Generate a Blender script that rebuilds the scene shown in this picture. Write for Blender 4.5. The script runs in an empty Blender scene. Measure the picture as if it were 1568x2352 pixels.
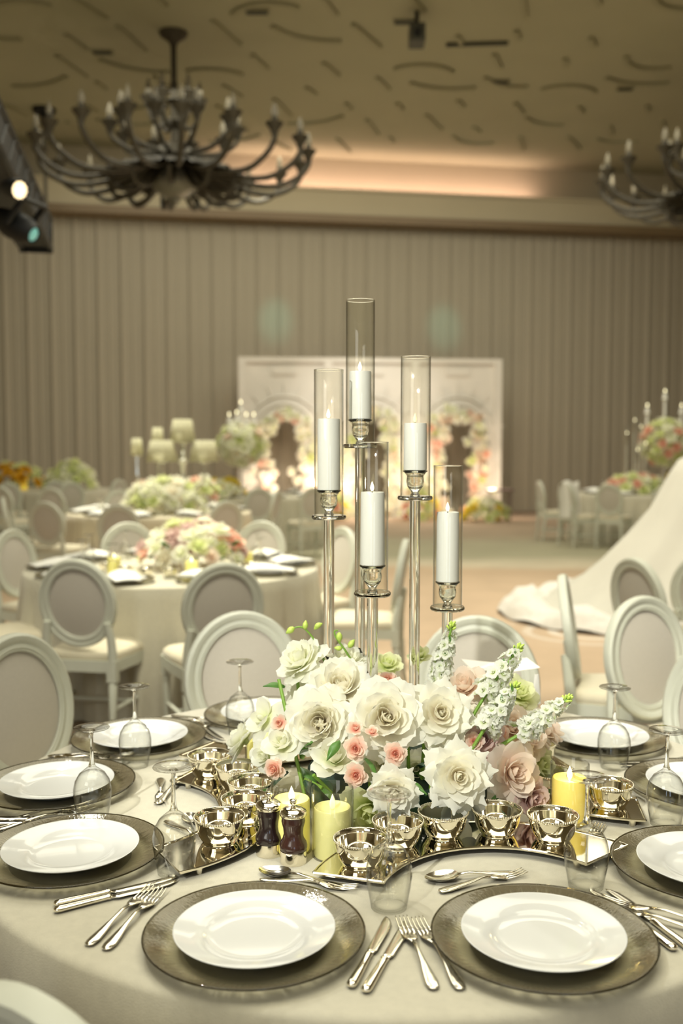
import bpy, math, random
from math import sin, cos, pi, radians, sqrt, atan2
from mathutils import Vector, Matrix, Quaternion

S = bpy.context.scene
C = S.collection

# ------------------------------------------------------------------ camera
F_PX, PITCH, CAM_H = 2287.0, radians(3.9), 1.54
cam_d = bpy.data.cameras.new('camera'); cam = bpy.data.objects.new('camera', cam_d); C.objects.link(cam)
cam.location = (0, 0, CAM_H); cam.rotation_euler = (pi/2 - PITCH, 0, 0)
cam_d.sensor_fit = 'VERTICAL'; cam_d.sensor_height = 36.0; cam_d.lens = 36.0*F_PX/2352
cam_d.clip_start = 0.05; cam_d.clip_end = 100
cam_d.dof.use_dof = True; cam_d.dof.focus_distance = 1.92; cam_d.dof.aperture_fstop = 2.6
S.camera = cam

# ------------------------------------------------------------------ world, lights, exposure
S.view_settings.view_transform = 'Standard'; S.view_settings.look = 'None'
S.view_settings.gamma = 1.0; S.view_settings.use_curve_mapping = False
S.view_settings.exposure = 0.0
S.cycles.use_denoising = True
S.cycles.max_bounces = 14; S.cycles.diffuse_bounces = 3; S.cycles.glossy_bounces = 4
S.cycles.transmission_bounces = 10; S.cycles.transparent_max_bounces = 32
S.cycles.caustics_reflective = False; S.cycles.caustics_refractive = False
S.cycles.sample_clamp_indirect = 4.0; S.cycles.blur_glossy = 0.5
w = bpy.data.worlds.new('world'); S.world = w; w.use_nodes = True
w.node_tree.nodes['Background'].inputs[0].default_value = (0.9, 0.8, 0.6, 1)
w.node_tree.nodes['Background'].inputs[1].default_value = 0.02

def aim(o, target):
    o.rotation_euler = (Vector(target) - o.location).to_track_quat('-Z', 'Y').to_euler()
def spot(name, loc, target, power, deg, col, blend=0.4, rad=0.06):
    d = bpy.data.lights.new(name, 'SPOT'); d.energy = power; d.spot_size = radians(deg); d.spot_blend = blend
    d.color = col; d.shadow_soft_size = rad
    o = bpy.data.objects.new(name, d); C.objects.link(o); o.location = loc; aim(o, target); return o
def area(name, loc, target, power, sx, sy, col):
    d = bpy.data.lights.new(name, 'AREA'); d.energy = power; d.shape = 'RECTANGLE'; d.size = sx; d.size_y = sy; d.color = col
    o = bpy.data.objects.new(name, d); C.objects.link(o); o.location = loc; aim(o, target); return o
WARM = (1.0, 0.955, 0.76); WARMW = (1.0, 0.99, 0.90); PINK = (1.0, 0.66, 0.53); BLUE = (0.62, 0.78, 1.0)
# table spots on the trusses and ceiling
spot('table_spot_key', (-2.3, 3.0, 6.4), (0.02, 2.36, 0.76), 270, 24, WARMW, 0.35, 0.05)
spot('table_spot_back', (-2.0, 5.6, 6.2), (0.10, 2.25, 0.80), 250, 22, WARMW, 0.35, 0.05)
spot('table_spot_front', (-2.4, -2.9, 4.9), (0.08, 2.50, 1.12), 1650, 15.0, WARMW, 0.45, 0.05)
spot('table_spot_second', (-3.0, 7.6, 7.2), (-1.07, 6.4, 0.8), 2700, 24, WARM, 0.4, 0.06)
spot('table_spot_third', (-3.6, 13.0, 7.3), (-2.1, 11.4, 0.8), 2300, 24, WARM, 0.4, 0.06)
spot('table_spot_fourth', (-1.0, 17.0, 7.3), (-1.3, 15.0, 1.1), 1200, 26, WARM, 0.5, 0.06)
spot('floor_spot', (2.4, 6.6, 7.4), (1.6, 8.8, 0.0), 1050, 50, (1.0, 0.92, 0.76), 0.9, 0.3)
spot('gown_spot', (1.2, 4.6, 7.0), (2.9, 8.9, 0.7), 110, 30, (1.0, 0.95, 0.80), 0.6, 0.15)
spot('stage_spot', (0.5, 14.0, 7.4), (0.6, 20.6, 1.8), 1300, 30, (1.0, 0.94, 0.84), 0.8, 0.2)
spot('right_table_spot', (4.0, 13.0, 7.4), (4.9, 15.8, 0.9), 380, 24, WARM, 0.6, 0.1)
spot('curtain_teal_spot_one', (-0.6, 17.6, 7.3), (-1.38, 21.4, 4.30), 270, 11, (0.25, 1.0, 0.85), 1.0, 0.1)
spot('curtain_teal_spot_two', (2.6, 17.8, 7.3), (2.27, 22.0, 4.25), 270, 11, (0.25, 1.0, 0.85), 1.0, 0.1)
spot('second_table_fill', (-1.0, 1.2, 7.1), (-1.0, 5.6, 0.7), 700, 32, WARM, 0.6, 0.15)  # added fill that lifts the chair backs at the second table
spot('right_chairs_spot', (0.2, 0.0, 7.1), (1.45, 4.55, 0.7), 1000, 20, WARM, 0.6, 0.15)
# added ambient fill from unseen ceiling panels, then curtain, door, side and cove light
area('ceiling_fill_front', (0.0, 1.0, 7.5), (0.0, 1.0, 0), 420, 7, 5, WARM)
area('ceiling_fill_mid', (0.5, 9.5, 7.5), (0.5, 9.5, 0), 470, 10, 5, WARM)
area('ceiling_fill_far', (0.5, 16.5, 7.1), (0.5, 18.0, 0), 360, 11, 4, WARM)
area('curtain_wash', (0.8, 17.6, 6.3), (0.8, 20.6, 1.6), 30, 10, 0.6, (1.0, 0.90, 0.72))
area('rear_doors_light', (1.6, -6.6, 2.2), (0.6, 2.0, 1.0), 40, 1.2, 3.2, BLUE)
area('rear_doors_light_two', (-1.8, -6.6, 2.2), (0.0, 2.0, 1.0), 28, 0.8, 3.0, BLUE)
area('camera_side_light', (-3.4, -3.4, 4.4), (0.1, 2.6, 0.6), 70, 2.6, 2.0, WARMW)
cv = area('cove_light', (0.9, 21.75+0.173*0.9, 6.93), (0.75, 21.3+0.173*0.75, 7.7), 55, 7.0, 0.10, PINK)
cv.rotation_euler = (pi - 0.35, 0, math.atan(0.173))
area('rear_wall_fill', (0.5, -3.2, 6.6), (0.5, -7.0, 2.5), 200, 8, 2.4, WARM)  # added unseen fill, brightens the rear wall for the bowls to reflect

# ------------------------------------------------------------------ pixel ray -> true 3-D point at a measured distance
def at(px, py, Y):
    a = (px-784)/F_PX; b = (1176-py)/F_PX
    r = Vector((a, cos(PITCH)+b*sin(PITCH), -sin(PITCH)+b*cos(PITCH)))
    return r*(Y/r.y) + Vector((0, 0, CAM_H))
def on(px, py, z):
    a = (px-784)/F_PX; b = (1176-py)/F_PX
    r = Vector((a, cos(PITCH)+b*sin(PITCH), -sin(PITCH)+b*cos(PITCH)))
    return r*((z-CAM_H)/r.z) + Vector((0, 0, CAM_H))

# ------------------------------------------------------------------ materials
def nodes(m):
    m.use_nodes = True; return m.node_tree.nodes, m.node_tree.links
def mat(name, col, rough=0.6, metal=0.0, noise=0.0, nscale=20, bump=0.0, bscale=200, sheen=0.0, spec=0.5, emit=None, estr=0.0, coat=0.0, stretch=None):
    m = bpy.data.materials.new(name); N, L = nodes(m); b = N['Principled BSDF']
    b.inputs['Base Color'].default_value = (*col, 1); b.inputs['Roughness'].default_value = rough
    b.inputs['Metallic'].default_value = metal; b.inputs['Specular IOR Level'].default_value = spec
    b.inputs['Sheen Weight'].default_value = sheen; b.inputs['Coat Weight'].default_value = coat
    tc = N.new('ShaderNodeTexCoord'); src = tc.outputs['Object']
    if stretch:
        mp = N.new('ShaderNodeMapping'); mp.inputs['Scale'].default_value = stretch; L.new(src, mp.inputs[0]); src = mp.outputs[0]
    if noise:
        n = N.new('ShaderNodeTexNoise'); n.inputs['Scale'].default_value = nscale; n.inputs['Detail'].default_value = 3; L.new(src, n.inputs['Vector'])
        r = N.new('ShaderNodeMapRange'); r.inputs[3].default_value = 1-noise; r.inputs[4].default_value = 1+noise; L.new(n.outputs['Fac'], r.inputs[0])
        x = N.new('ShaderNodeVectorMath'); x.operation = 'SCALE'; x.inputs[0].default_value = col; L.new(r.outputs[0], x.inputs['Scale'])
        L.new(x.outputs[0], b.inputs['Base Color'])
    if bump:
        n = N.new('ShaderNodeTexNoise'); n.inputs['Scale'].default_value = bscale; n.inputs['Detail'].default_value = 2; L.new(src, n.inputs['Vector'])
        u = N.new('ShaderNodeBump'); u.inputs['Strength'].default_value = bump; u.inputs['Distance'].default_value = 0.002
        L.new(n.outputs['Fac'], u.inputs['Height']); L.new(u.outputs[0], b.inputs['Normal'])
    if emit:
        b.inputs['Emission Color'].default_value = (*emit, 1); b.inputs['Emission Strength'].default_value = estr
    return m
def dielectric(N, L, ior):
    """outside-air Fresnel for both sides of a thin wall (the back face would otherwise act as the inside of a block)"""
    g = N.new('ShaderNodeNewGeometry'); r = N.new('ShaderNodeMapRange'); r.inputs[3].default_value = ior; r.inputs[4].default_value = 1/ior
    L.new(g.outputs['Backfacing'], r.inputs[0]); f = N.new('ShaderNodeFresnel'); L.new(r.outputs[0], f.inputs[0]); return f
def thin_glass(name, tint=(0.99, 0.99, 0.975), rough=0.0, edge=0.40, ior=1.43):
    m = bpy.data.materials.new(name); N, L = nodes(m); N.remove(N['Principled BSDF']); out = N['Material Output']
    t = N.new('ShaderNodeBsdfTransparent')
    lw = N.new('ShaderNodeLayerWeight'); lw.inputs['Blend'].default_value = 0.5       # longer path through the glass at grazing angles
    pw = N.new('ShaderNodeMath'); pw.operation = 'POWER'; pw.inputs[1].default_value = 3.0; L.new(lw.outputs['Facing'], pw.inputs[0])
    mx = N.new('ShaderNodeMix'); mx.data_type = 'RGBA'; mx.inputs[6].default_value = (*tint, 1); mx.inputs[7].default_value = (*[c*edge for c in tint], 1); L.new(pw.outputs[0], mx.inputs[0]); L.new(mx.outputs[2], t.inputs[0])
    g = N.new('ShaderNodeBsdfGlossy'); g.inputs['Roughness'].default_value = rough; g.inputs[0].default_value = (1, 1, 1, 1)
    f = dielectric(N, L, ior)
    x = N.new('ShaderNodeMixShader'); L.new(f.outputs[0], x.inputs[0]); L.new(t.outputs[0], x.inputs[1]); L.new(g.outputs[0], x.inputs[2])
    L.new(x.outputs[0], out.inputs[0]); return m
def solid_glass(name, tint=(1, 1, 0.985), ior=1.48):
    m = bpy.data.materials.new(name); N, L = nodes(m); N.remove(N['Principled BSDF']); out = N['Material Output']
    g = N.new('ShaderNodeBsdfGlass'); g.inputs['Color'].default_value = (*tint, 1); g.inputs['Roughness'].default_value = 0.0; g.inputs['IOR'].default_value = ior
    L.new(g.outputs[0], out.inputs[0]); return m
def petal_mat(name, base, mid, tip, trans=0.5):
    m = bpy.data.materials.new(name); N, L = nodes(m); N.remove(N['Principled BSDF']); out = N['Material Output']
    a = N.new('ShaderNodeAttribute'); a.attribute_name = 's'
    r = N.new('ShaderNodeValToRGB'); e = r.color_ramp.elements
    e[0].position = 0.05; e[0].color = (*base, 1); e[1].position = 1.0; e[1].color = (*tip, 1)
    k = e.new(0.5); k.color = (*mid, 1); L.new(a.outputs['Fac'], r.inputs[0])
    d = N.new('ShaderNodeBsdfDiffuse'); t = N.new('ShaderNodeBsdfTranslucent')
    L.new(r.outputs[0], d.inputs[0]); L.new(r.outputs[0], t.inputs[0])
    x = N.new('ShaderNodeMixShader'); x.inputs[0].default_value = trans
    L.new(d.outputs[0], x.inputs[1]); L.new(t.outputs[0], x.inputs[2]); L.new(x.outputs[0], out.inputs[0]); return m

M = {}
M['cloth'] = mat('velvet_cloth', (0.56, 0.525, 0.415), 0.85, noise=0.10, nscale=60, bump=0.35, bscale=420, sheen=0.25)
M['cloth_pale'] = mat('pale_cloth', (0.66, 0.59, 0.44), 0.85, noise=0.08, nscale=40, sheen=0.2)
M['porcelain'] = mat('porcelain', (0.74, 0.745, 0.73), 0.12, spec=0.5, noise=0.01, coat=0.3)
M['silver'] = mat('silver', (0.93, 0.88, 0.75), 0.07, 1.0, noise=0.02)
M['silver_dull'] = mat('cutlery_steel', (0.90, 0.86, 0.75), 0.16, 1.0, noise=0.03, nscale=40)
M['tray'] = mat('tray_silver', (0.86, 0.81, 0.69), 0.06, 1.0, noise=0.03, nscale=9)
M['mill_wood'] = mat('mill_wood', (0.040, 0.014, 0.010), 0.22, noise=0.35, nscale=60, stretch=(1, 1, 0.15), coat=0.5)
M['mill_wood_dark'] = mat('mill_wood_dark', (0.016, 0.008, 0.008), 0.22, noise=0.3, nscale=60, stretch=(1, 1, 0.15), coat=0.5)
M['wine_glass'] = thin_glass('wine_glass', (0.99, 0.99, 0.975))
M['chimney'] = thin_glass('chimney_glass', (0.993, 0.996, 0.98), edge=0.5, ior=1.45)
M['crystal'] = solid_glass('crystal')
M['wax'] = mat('white_wax', (0.90, 0.89, 0.84), 0.45, noise=0.02, nscale=8)
M['wax'].node_tree.nodes['Principled BSDF'].inputs['Subsurface Weight'].default_value = 0.0
M['flame'] = mat('led_flame', (1, 0.95, 0.7), 0.5, emit=(1.0, 0.90, 0.55), estr=3.2, noise=0.01)
M['flame_dim'] = mat('led_flame_dim', (0.95, 0.93, 0.62), 0.5, emit=(1.0, 0.93, 0.5), estr=0.35, noise=0.01)
M['wick'] = mat('wick', (0.03, 0.03, 0.03), 0.8, noise=0.1)
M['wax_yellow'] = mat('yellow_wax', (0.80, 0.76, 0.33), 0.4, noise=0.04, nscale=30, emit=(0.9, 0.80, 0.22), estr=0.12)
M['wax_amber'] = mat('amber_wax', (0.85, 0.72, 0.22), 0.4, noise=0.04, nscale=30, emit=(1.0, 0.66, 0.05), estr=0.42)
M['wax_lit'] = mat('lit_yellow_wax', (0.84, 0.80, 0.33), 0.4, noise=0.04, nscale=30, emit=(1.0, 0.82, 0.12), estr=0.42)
M['chair_frame'] = mat('chair_paint', (0.60, 0.61, 0.52), 0.45, noise=0.05, nscale=14, bump=0.05, bscale=60)
M['chair_panel'] = mat('chair_fabric', (0.545, 0.505, 0.44), 0.9, noise=0.05, nscale=90, bump=0.1, bscale=600, sheen=0.2)
M['chair_seat'] = mat('seat_fabric', (0.68, 0.62, 0.47), 0.8, noise=0.05, nscale=60, sheen=0.2)
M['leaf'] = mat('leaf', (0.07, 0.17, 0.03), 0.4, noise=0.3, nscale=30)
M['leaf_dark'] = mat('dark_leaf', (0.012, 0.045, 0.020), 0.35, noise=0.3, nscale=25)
M['stem'] = mat('stem', (0.18, 0.33, 0.04), 0.45, noise=0.15, nscale=40)
M['bud'] = mat('green_bud', (0.50, 0.66, 0.12), 0.45, noise=0.12, nscale=60)
M['foam'] = mat('foam', (0.008, 0.03, 0.018), 0.7, noise=0.3, nscale=40)
M['p_white'] = petal_mat('petal_white', (0.80, 0.86, 0.46), (0.94, 0.94, 0.78), (0.95, 0.95, 0.86))
M['p_blush'] = petal_mat('petal_white_blush', (0.96, 0.84, 0.62), (0.96, 0.93, 0.80), (0.95, 0.95, 0.86))
M['p_green'] = petal_mat('petal_green_white', (0.55, 0.66, 0.16), (0.80, 0.84, 0.46), (0.88, 0.90, 0.62))
M['p_peach'] = petal_mat('petal_peach', (0.90, 0.40, 0.31), (0.93, 0.60, 0.48), (0.95, 0.82, 0.70))
M['p_rose'] = petal_mat('petal_blush_pink', (0.85, 0.64, 0.50), (0.90, 0.76, 0.63), (0.92, 0.82, 0.71))
M['p_mauve'] = petal_mat('petal_mauve', (0.58, 0.37, 0.36), (0.75, 0.56, 0.52), (0.82, 0.67, 0.62))
M['p_coral'] = petal_mat('petal_coral', (0.80, 0.34, 0.22), (0.88, 0.52, 0.40), (0.92, 0.70, 0.58))
M['p_yellow'] = petal_mat('petal_yellow', (0.60, 0.48, 0.04), (0.85, 0.70, 0.08), (0.90, 0.80, 0.20))
M['p_orange'] = petal_mat('petal_orange', (0.40, 0.22, 0.02), (0.72, 0.40, 0.03), (0.85, 0.52, 0.06))
M['p_stock'] = petal_mat('petal_stock', (0.68, 0.80, 0.34), (0.92, 0.94, 0.82), (0.95, 0.95, 0.89))
M['paper'] = mat('card_paper', (0.90, 0.87, 0.80), 0.7, noise=0.04, nscale=30)
M['napkin'] = mat('napkin', (0.86, 0.85, 0.80), 0.8, noise=0.04, nscale=60, sheen=0.2)
M['iron'] = mat('chandelier_iron', (0.062, 0.052, 0.034), 0.55, 0.3, noise=0.3, nscale=12)
M['iron_ball'] = mat('chandelier_ball', (0.24, 0.23, 0.19), 0.4, 0.4, noise=0.2, nscale=6)
M['bulb'] = mat('frosted_bulb', (0.22, 0.19, 0.13), 0.4, noise=0.05)
M['black'] = mat('black_metal', (0.006, 0.006, 0.006), 0.55, noise=0.2, nscale=10)
M['lens_warm'] = mat('warm_lens', (0.9, 0.8, 0.6), 0.3, emit=(1.0, 0.78, 0.46), estr=2.2, noise=0.05)
M['lens_teal'] = mat('teal_lens', (0.2, 0.5, 0.45), 0.3, emit=(0.35, 0.9, 0.8), estr=0.28, noise=0.05)
M['curtain'] = mat('curtain_fabric', (0.40, 0.355, 0.275), 0.85, noise=0.06, nscale=3, stretch=(1, 1, 0.1), sheen=0.2)
M['ceiling'] = mat('ceiling_plaster', (0.42, 0.402, 0.275), 0.9, noise=0.06, nscale=1.2)
M['molding'] = mat('ceiling_molding', (0.365, 0.345, 0.23), 0.9, noise=0.05, nscale=4)
M['wall'] = mat('wall_plaster', (0.44, 0.385, 0.275), 0.9, noise=0.05, nscale=1)
M['cornice'] = mat('cornice_plaster', (0.52, 0.455, 0.32), 0.8, noise=0.05, nscale=1)
M['walnut'] = mat('cornice_wood', (0.20, 0.14, 0.075), 0.5, noise=0.15, nscale=5, stretch=(0.2, 1, 1))
M['stage'] = mat('stage_board', (0.72, 0.68, 0.62), 0.7, noise=0.04, nscale=3)
M['vent'] = mat('vent', (0.07, 0.07, 0.05), 0.6, noise=0.2)
M['veil'] = mat('veil_tulle', (0.64, 0.625, 0.545), 0.75, noise=0.05, nscale=5, stretch=(1, 1, 0.3), sheen=0.3)
M['lace'] = mat('lace', (0.80, 0.775, 0.72), 0.8, noise=0.16, nscale=28, bump=0.6, bscale=40)
M['shade'] = petal_mat('lamp_shade', (0.70, 0.69, 0.52), (0.72, 0.70, 0.54), (0.74, 0.72, 0.56), 0.5)
M['lamp_crystal'] = mat('lamp_crystal', (0.75, 0.74, 0.66), 0.12, 0.6, noise=0.1, nscale=40)
M['shawl'] = mat('shawl', (0.80, 0.78, 0.72), 0.9, noise=0.06, nscale=20)
M['plum'] = mat('plum_tray', (0.16, 0.11, 0.10), 0.4, noise=0.1)
# charger: smoky streaked rim, clear well
def charger_mat():
    m = bpy.data.materials.new('smoked_glass_charger'); N, L = nodes(m); N.remove(N['Principled BSDF']); out = N['Material Output']
    tc = N.new('ShaderNodeTexCoord'); sp = N.new('ShaderNodeSeparateXYZ'); L.new(tc.outputs['Object'], sp.inputs[0])
    at2 = N.new('ShaderNodeMath'); at2.operation = 'ARCTAN2'; L.new(sp.outputs[1], at2.inputs[0]); L.new(sp.outputs[0], at2.inputs[1])
    xx = N.new('ShaderNodeVectorMath'); xx.operation = 'MULTIPLY'; xx.inputs[1].default_value = (1, 1, 0); L.new(tc.outputs['Object'], xx.inputs[0])
    ln = N.new('ShaderNodeVectorMath'); ln.operation = 'LENGTH'; L.new(xx.outputs[0], ln.inputs[0])
    cb = N.new('ShaderNodeCombineXYZ'); ma = N.new('ShaderNodeMath'); ma.operation = 'MULTIPLY'; ma.inputs[1].default_value = 42; L.new(at2.outputs[0], ma.inputs[0])
    L.new(ma.outputs[0], cb.inputs[0]); mb = N.new('ShaderNodeMath'); mb.operation = 'MULTIPLY'; mb.inputs[1].default_value = 38; L.new(ln.outputs['Value'], mb.inputs[0]); L.new(mb.outputs[0], cb.inputs[1])
    n = N.new('ShaderNodeTexNoise'); n.inputs['Scale'].default_value = 1.0; n.inputs['Detail'].default_value = 3; L.new(cb.outputs[0], n.inputs['Vector'])
    r = N.new('ShaderNodeMapRange'); r.inputs[1].default_value = 0.130; r.inputs[2].default_value = 0.166; r.interpolation_type = 'SMOOTHSTEP'
    ad = N.new('ShaderNodeMath'); ad.operation = 'MULTIPLY_ADD'; ad.inputs[1].default_value = 0.085; ad.inputs[2].default_value = -0.0425; L.new(n.outputs['Fac'], ad.inputs[0])
    a3 = N.new('ShaderNodeMath'); a3.operation = 'ADD'; L.new(ln.outputs['Value'], a3.inputs[0]); L.new(ad.outputs[0], a3.inputs[1]); L.new(a3.outputs[0], r.inputs[0])
    mm = N.new('ShaderNodeMath'); mm.operation = 'MULTIPLY'; mm.inputs[1].default_value = 0.78; L.new(r.outputs[0], mm.inputs[0])
    t = N.new('ShaderNodeBsdfTransparent'); t.inputs[0].default_value = (0.93, 0.92, 0.86, 1)
    d = N.new('ShaderNodeBsdfDiffuse'); d.inputs[0].default_value = (0.155, 0.130, 0.082, 1)
    x = N.new('ShaderNodeMixShader'); L.new(mm.outputs[0], x.inputs[0]); L.new(t.outputs[0], x.inputs[1]); L.new(d.outputs[0], x.inputs[2])
    g = N.new('ShaderNodeBsdfGlossy'); g.inputs['Roughness'].default_value = 0.07; g.inputs[0].default_value = (0.95, 0.93, 0.85, 1)
    nb = N.new('ShaderNodeTexNoise'); nb.inputs['Scale'].default_value = 180; L.new(tc.outputs['Object'], nb.inputs['Vector'])
    bu = N.new('ShaderNodeBump'); bu.inputs['Strength'].default_value = 0.35; bu.inputs['Distance'].default_value = 0.001; L.new(nb.outputs['Fac'], bu.inputs['Height']); L.new(bu.outputs[0], g.inputs['Normal'])
    f = dielectric(N, L, 1.5)
    y = N.new('ShaderNodeMixShader'); L.new(f.outputs[0], y.inputs[0]); L.new(x.outputs[0], y.inputs[1]); L.new(g.outputs[0], y.inputs[2])
    L.new(y.outputs[0], out.inputs[0]); return m
M['charger'] = charger_mat()
# carpet: woven colour bands and medallions; floor shade by the tables painted in dark
def carpet_mat():
    m = bpy.data.materials.new('carpet'); N, L = nodes(m); b = N['Principled BSDF']; b.inputs['Roughness'].default_value = 0.95
    tc = N.new('ShaderNodeTexCoord'); src = tc.outputs['Object']
    n1 = N.new('ShaderNodeTexNoise'); n1.inputs['Scale'].default_value = 0.35; n1.inputs['Detail'].default_value = 4; L.new(src, n1.inputs['Vector'])
    sp = N.new('ShaderNodeSeparateXYZ'); L.new(src, sp.inputs[0])
    ya = N.new('ShaderNodeMath'); ya.operation = 'MULTIPLY_ADD'; ya.inputs[1].default_value = 1.6; L.new(n1.outputs['Fac'], ya.inputs[0]); L.new(sp.outputs[1], ya.inputs[2])
    mr = N.new('ShaderNodeMapRange'); mr.inputs[1].default_value = 0; mr.inputs[2].default_value = 24; L.new(ya.outputs[0], mr.inputs[0])
    r = N.new('ShaderNodeValToRGB'); e = r.color_ramp.elements
    cols = [(0.0, (0.13, 0.10, 0.07)), (0.24, (0.16, 0.12, 0.08)), (0.29, (0.56, 0.42, 0.29)), (0.50, (0.60, 0.45, 0.31)), (0.54, (0.58, 0.43, 0.29)), (0.555, (0.68, 0.59, 0.44)),
            (0.575, (0.60, 0.54, 0.40)), (0.60, (0.40, 0.38, 0.26)), (0.69, (0.36, 0.33, 0.23)), (0.74, (0.33, 0.26, 0.18)), (0.90, (0.46, 0.34, 0.25))]
    e[0].position, e[0].color = cols[0][0], (*cols[0][1], 1); e[1].position, e[1].color = 1.0, (0.42, 0.30, 0.22, 1)
    for p, c in cols[1:]:
        k = e.new(p); k.color = (*c, 1)
    L.new(mr.outputs[0], r.inputs[0])
    n2 = N.new('ShaderNodeTexNoise'); n2.inputs['Scale'].default_value = 1.6; n2.inputs['Detail'].default_value = 5; L.new(src, n2.inputs['Vector'])
    r2 = N.new('ShaderNodeMapRange'); r2.inputs[3].default_value = 0.80; r2.inputs[4].default_value = 1.18; L.new(n2.outputs['Fac'], r2.inputs[0])
    x = N.new('ShaderNodeVectorMath'); x.operation = 'SCALE'; L.new(r.outputs[0], x.inputs[0]); L.new(r2.outputs[0], x.inputs['Scale'])
    # pale woven medallion scrolls
    mp = N.new('ShaderNodeMapping'); mp.inputs['Location'].default_value = (-2.05, -8.1, 0); L.new(src, mp.inputs[0])
    wv = N.new('ShaderNodeTexWave'); wv.wave_type = 'RINGS'; wv.rings_direction = 'Z'; wv.inputs['Scale'].default_value = 1.5; wv.inputs['Distortion'].default_value = 2.2; wv.inputs['Detail'].default_value = 1; L.new(mp.outputs[0], wv.inputs['Vector'])
    ln = N.new('ShaderNodeVectorMath'); ln.operation = 'LENGTH'; L.new(mp.outputs[0], ln.inputs[0])
    fr = N.new('ShaderNodeMapRange'); fr.inputs[1].default_value = 0.45; fr.inputs[2].default_value = 0.75; fr.inputs[3].default_value = 1; fr.inputs[4].default_value = 0; L.new(ln.outputs['Value'], fr.inputs[0])
    w2 = N.new('ShaderNodeMapRange'); w2.inputs[1].default_value = 0.55; w2.inputs[2].default_value = 0.85; L.new(wv.outputs['Fac'], w2.inputs[0])
    mu = N.new('ShaderNodeMath'); mu.operation = 'MULTIPLY'; L.new(fr.outputs[0], mu.inputs[0]); L.new(w2.outputs[0], mu.inputs[1])
    mx = N.new('ShaderNodeMix'); mx.data_type = 'RGBA'; L.new(mu.outputs[0], mx.inputs[0]); L.new(x.outputs[0], mx.inputs[6]); mx.inputs[7].default_value = (0.70, 0.62, 0.52, 1)
    L.new(mx.outputs[2], b.inputs['Base Color'])
    n3 = N.new('ShaderNodeTexNoise'); n3.inputs['Scale'].default_value = 160; L.new(src, n3.inputs['Vector'])
    bu = N.new('ShaderNodeBump'); bu.inputs['Strength'].default_value = 0.3; bu.inputs['Distance'].default_value = 0.004; L.new(n3.outputs['Fac'], bu.inputs['Height']); L.new(bu.outputs[0], b.inputs['Normal'])
    return m
M['carpet'] = carpet_mat()

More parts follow.
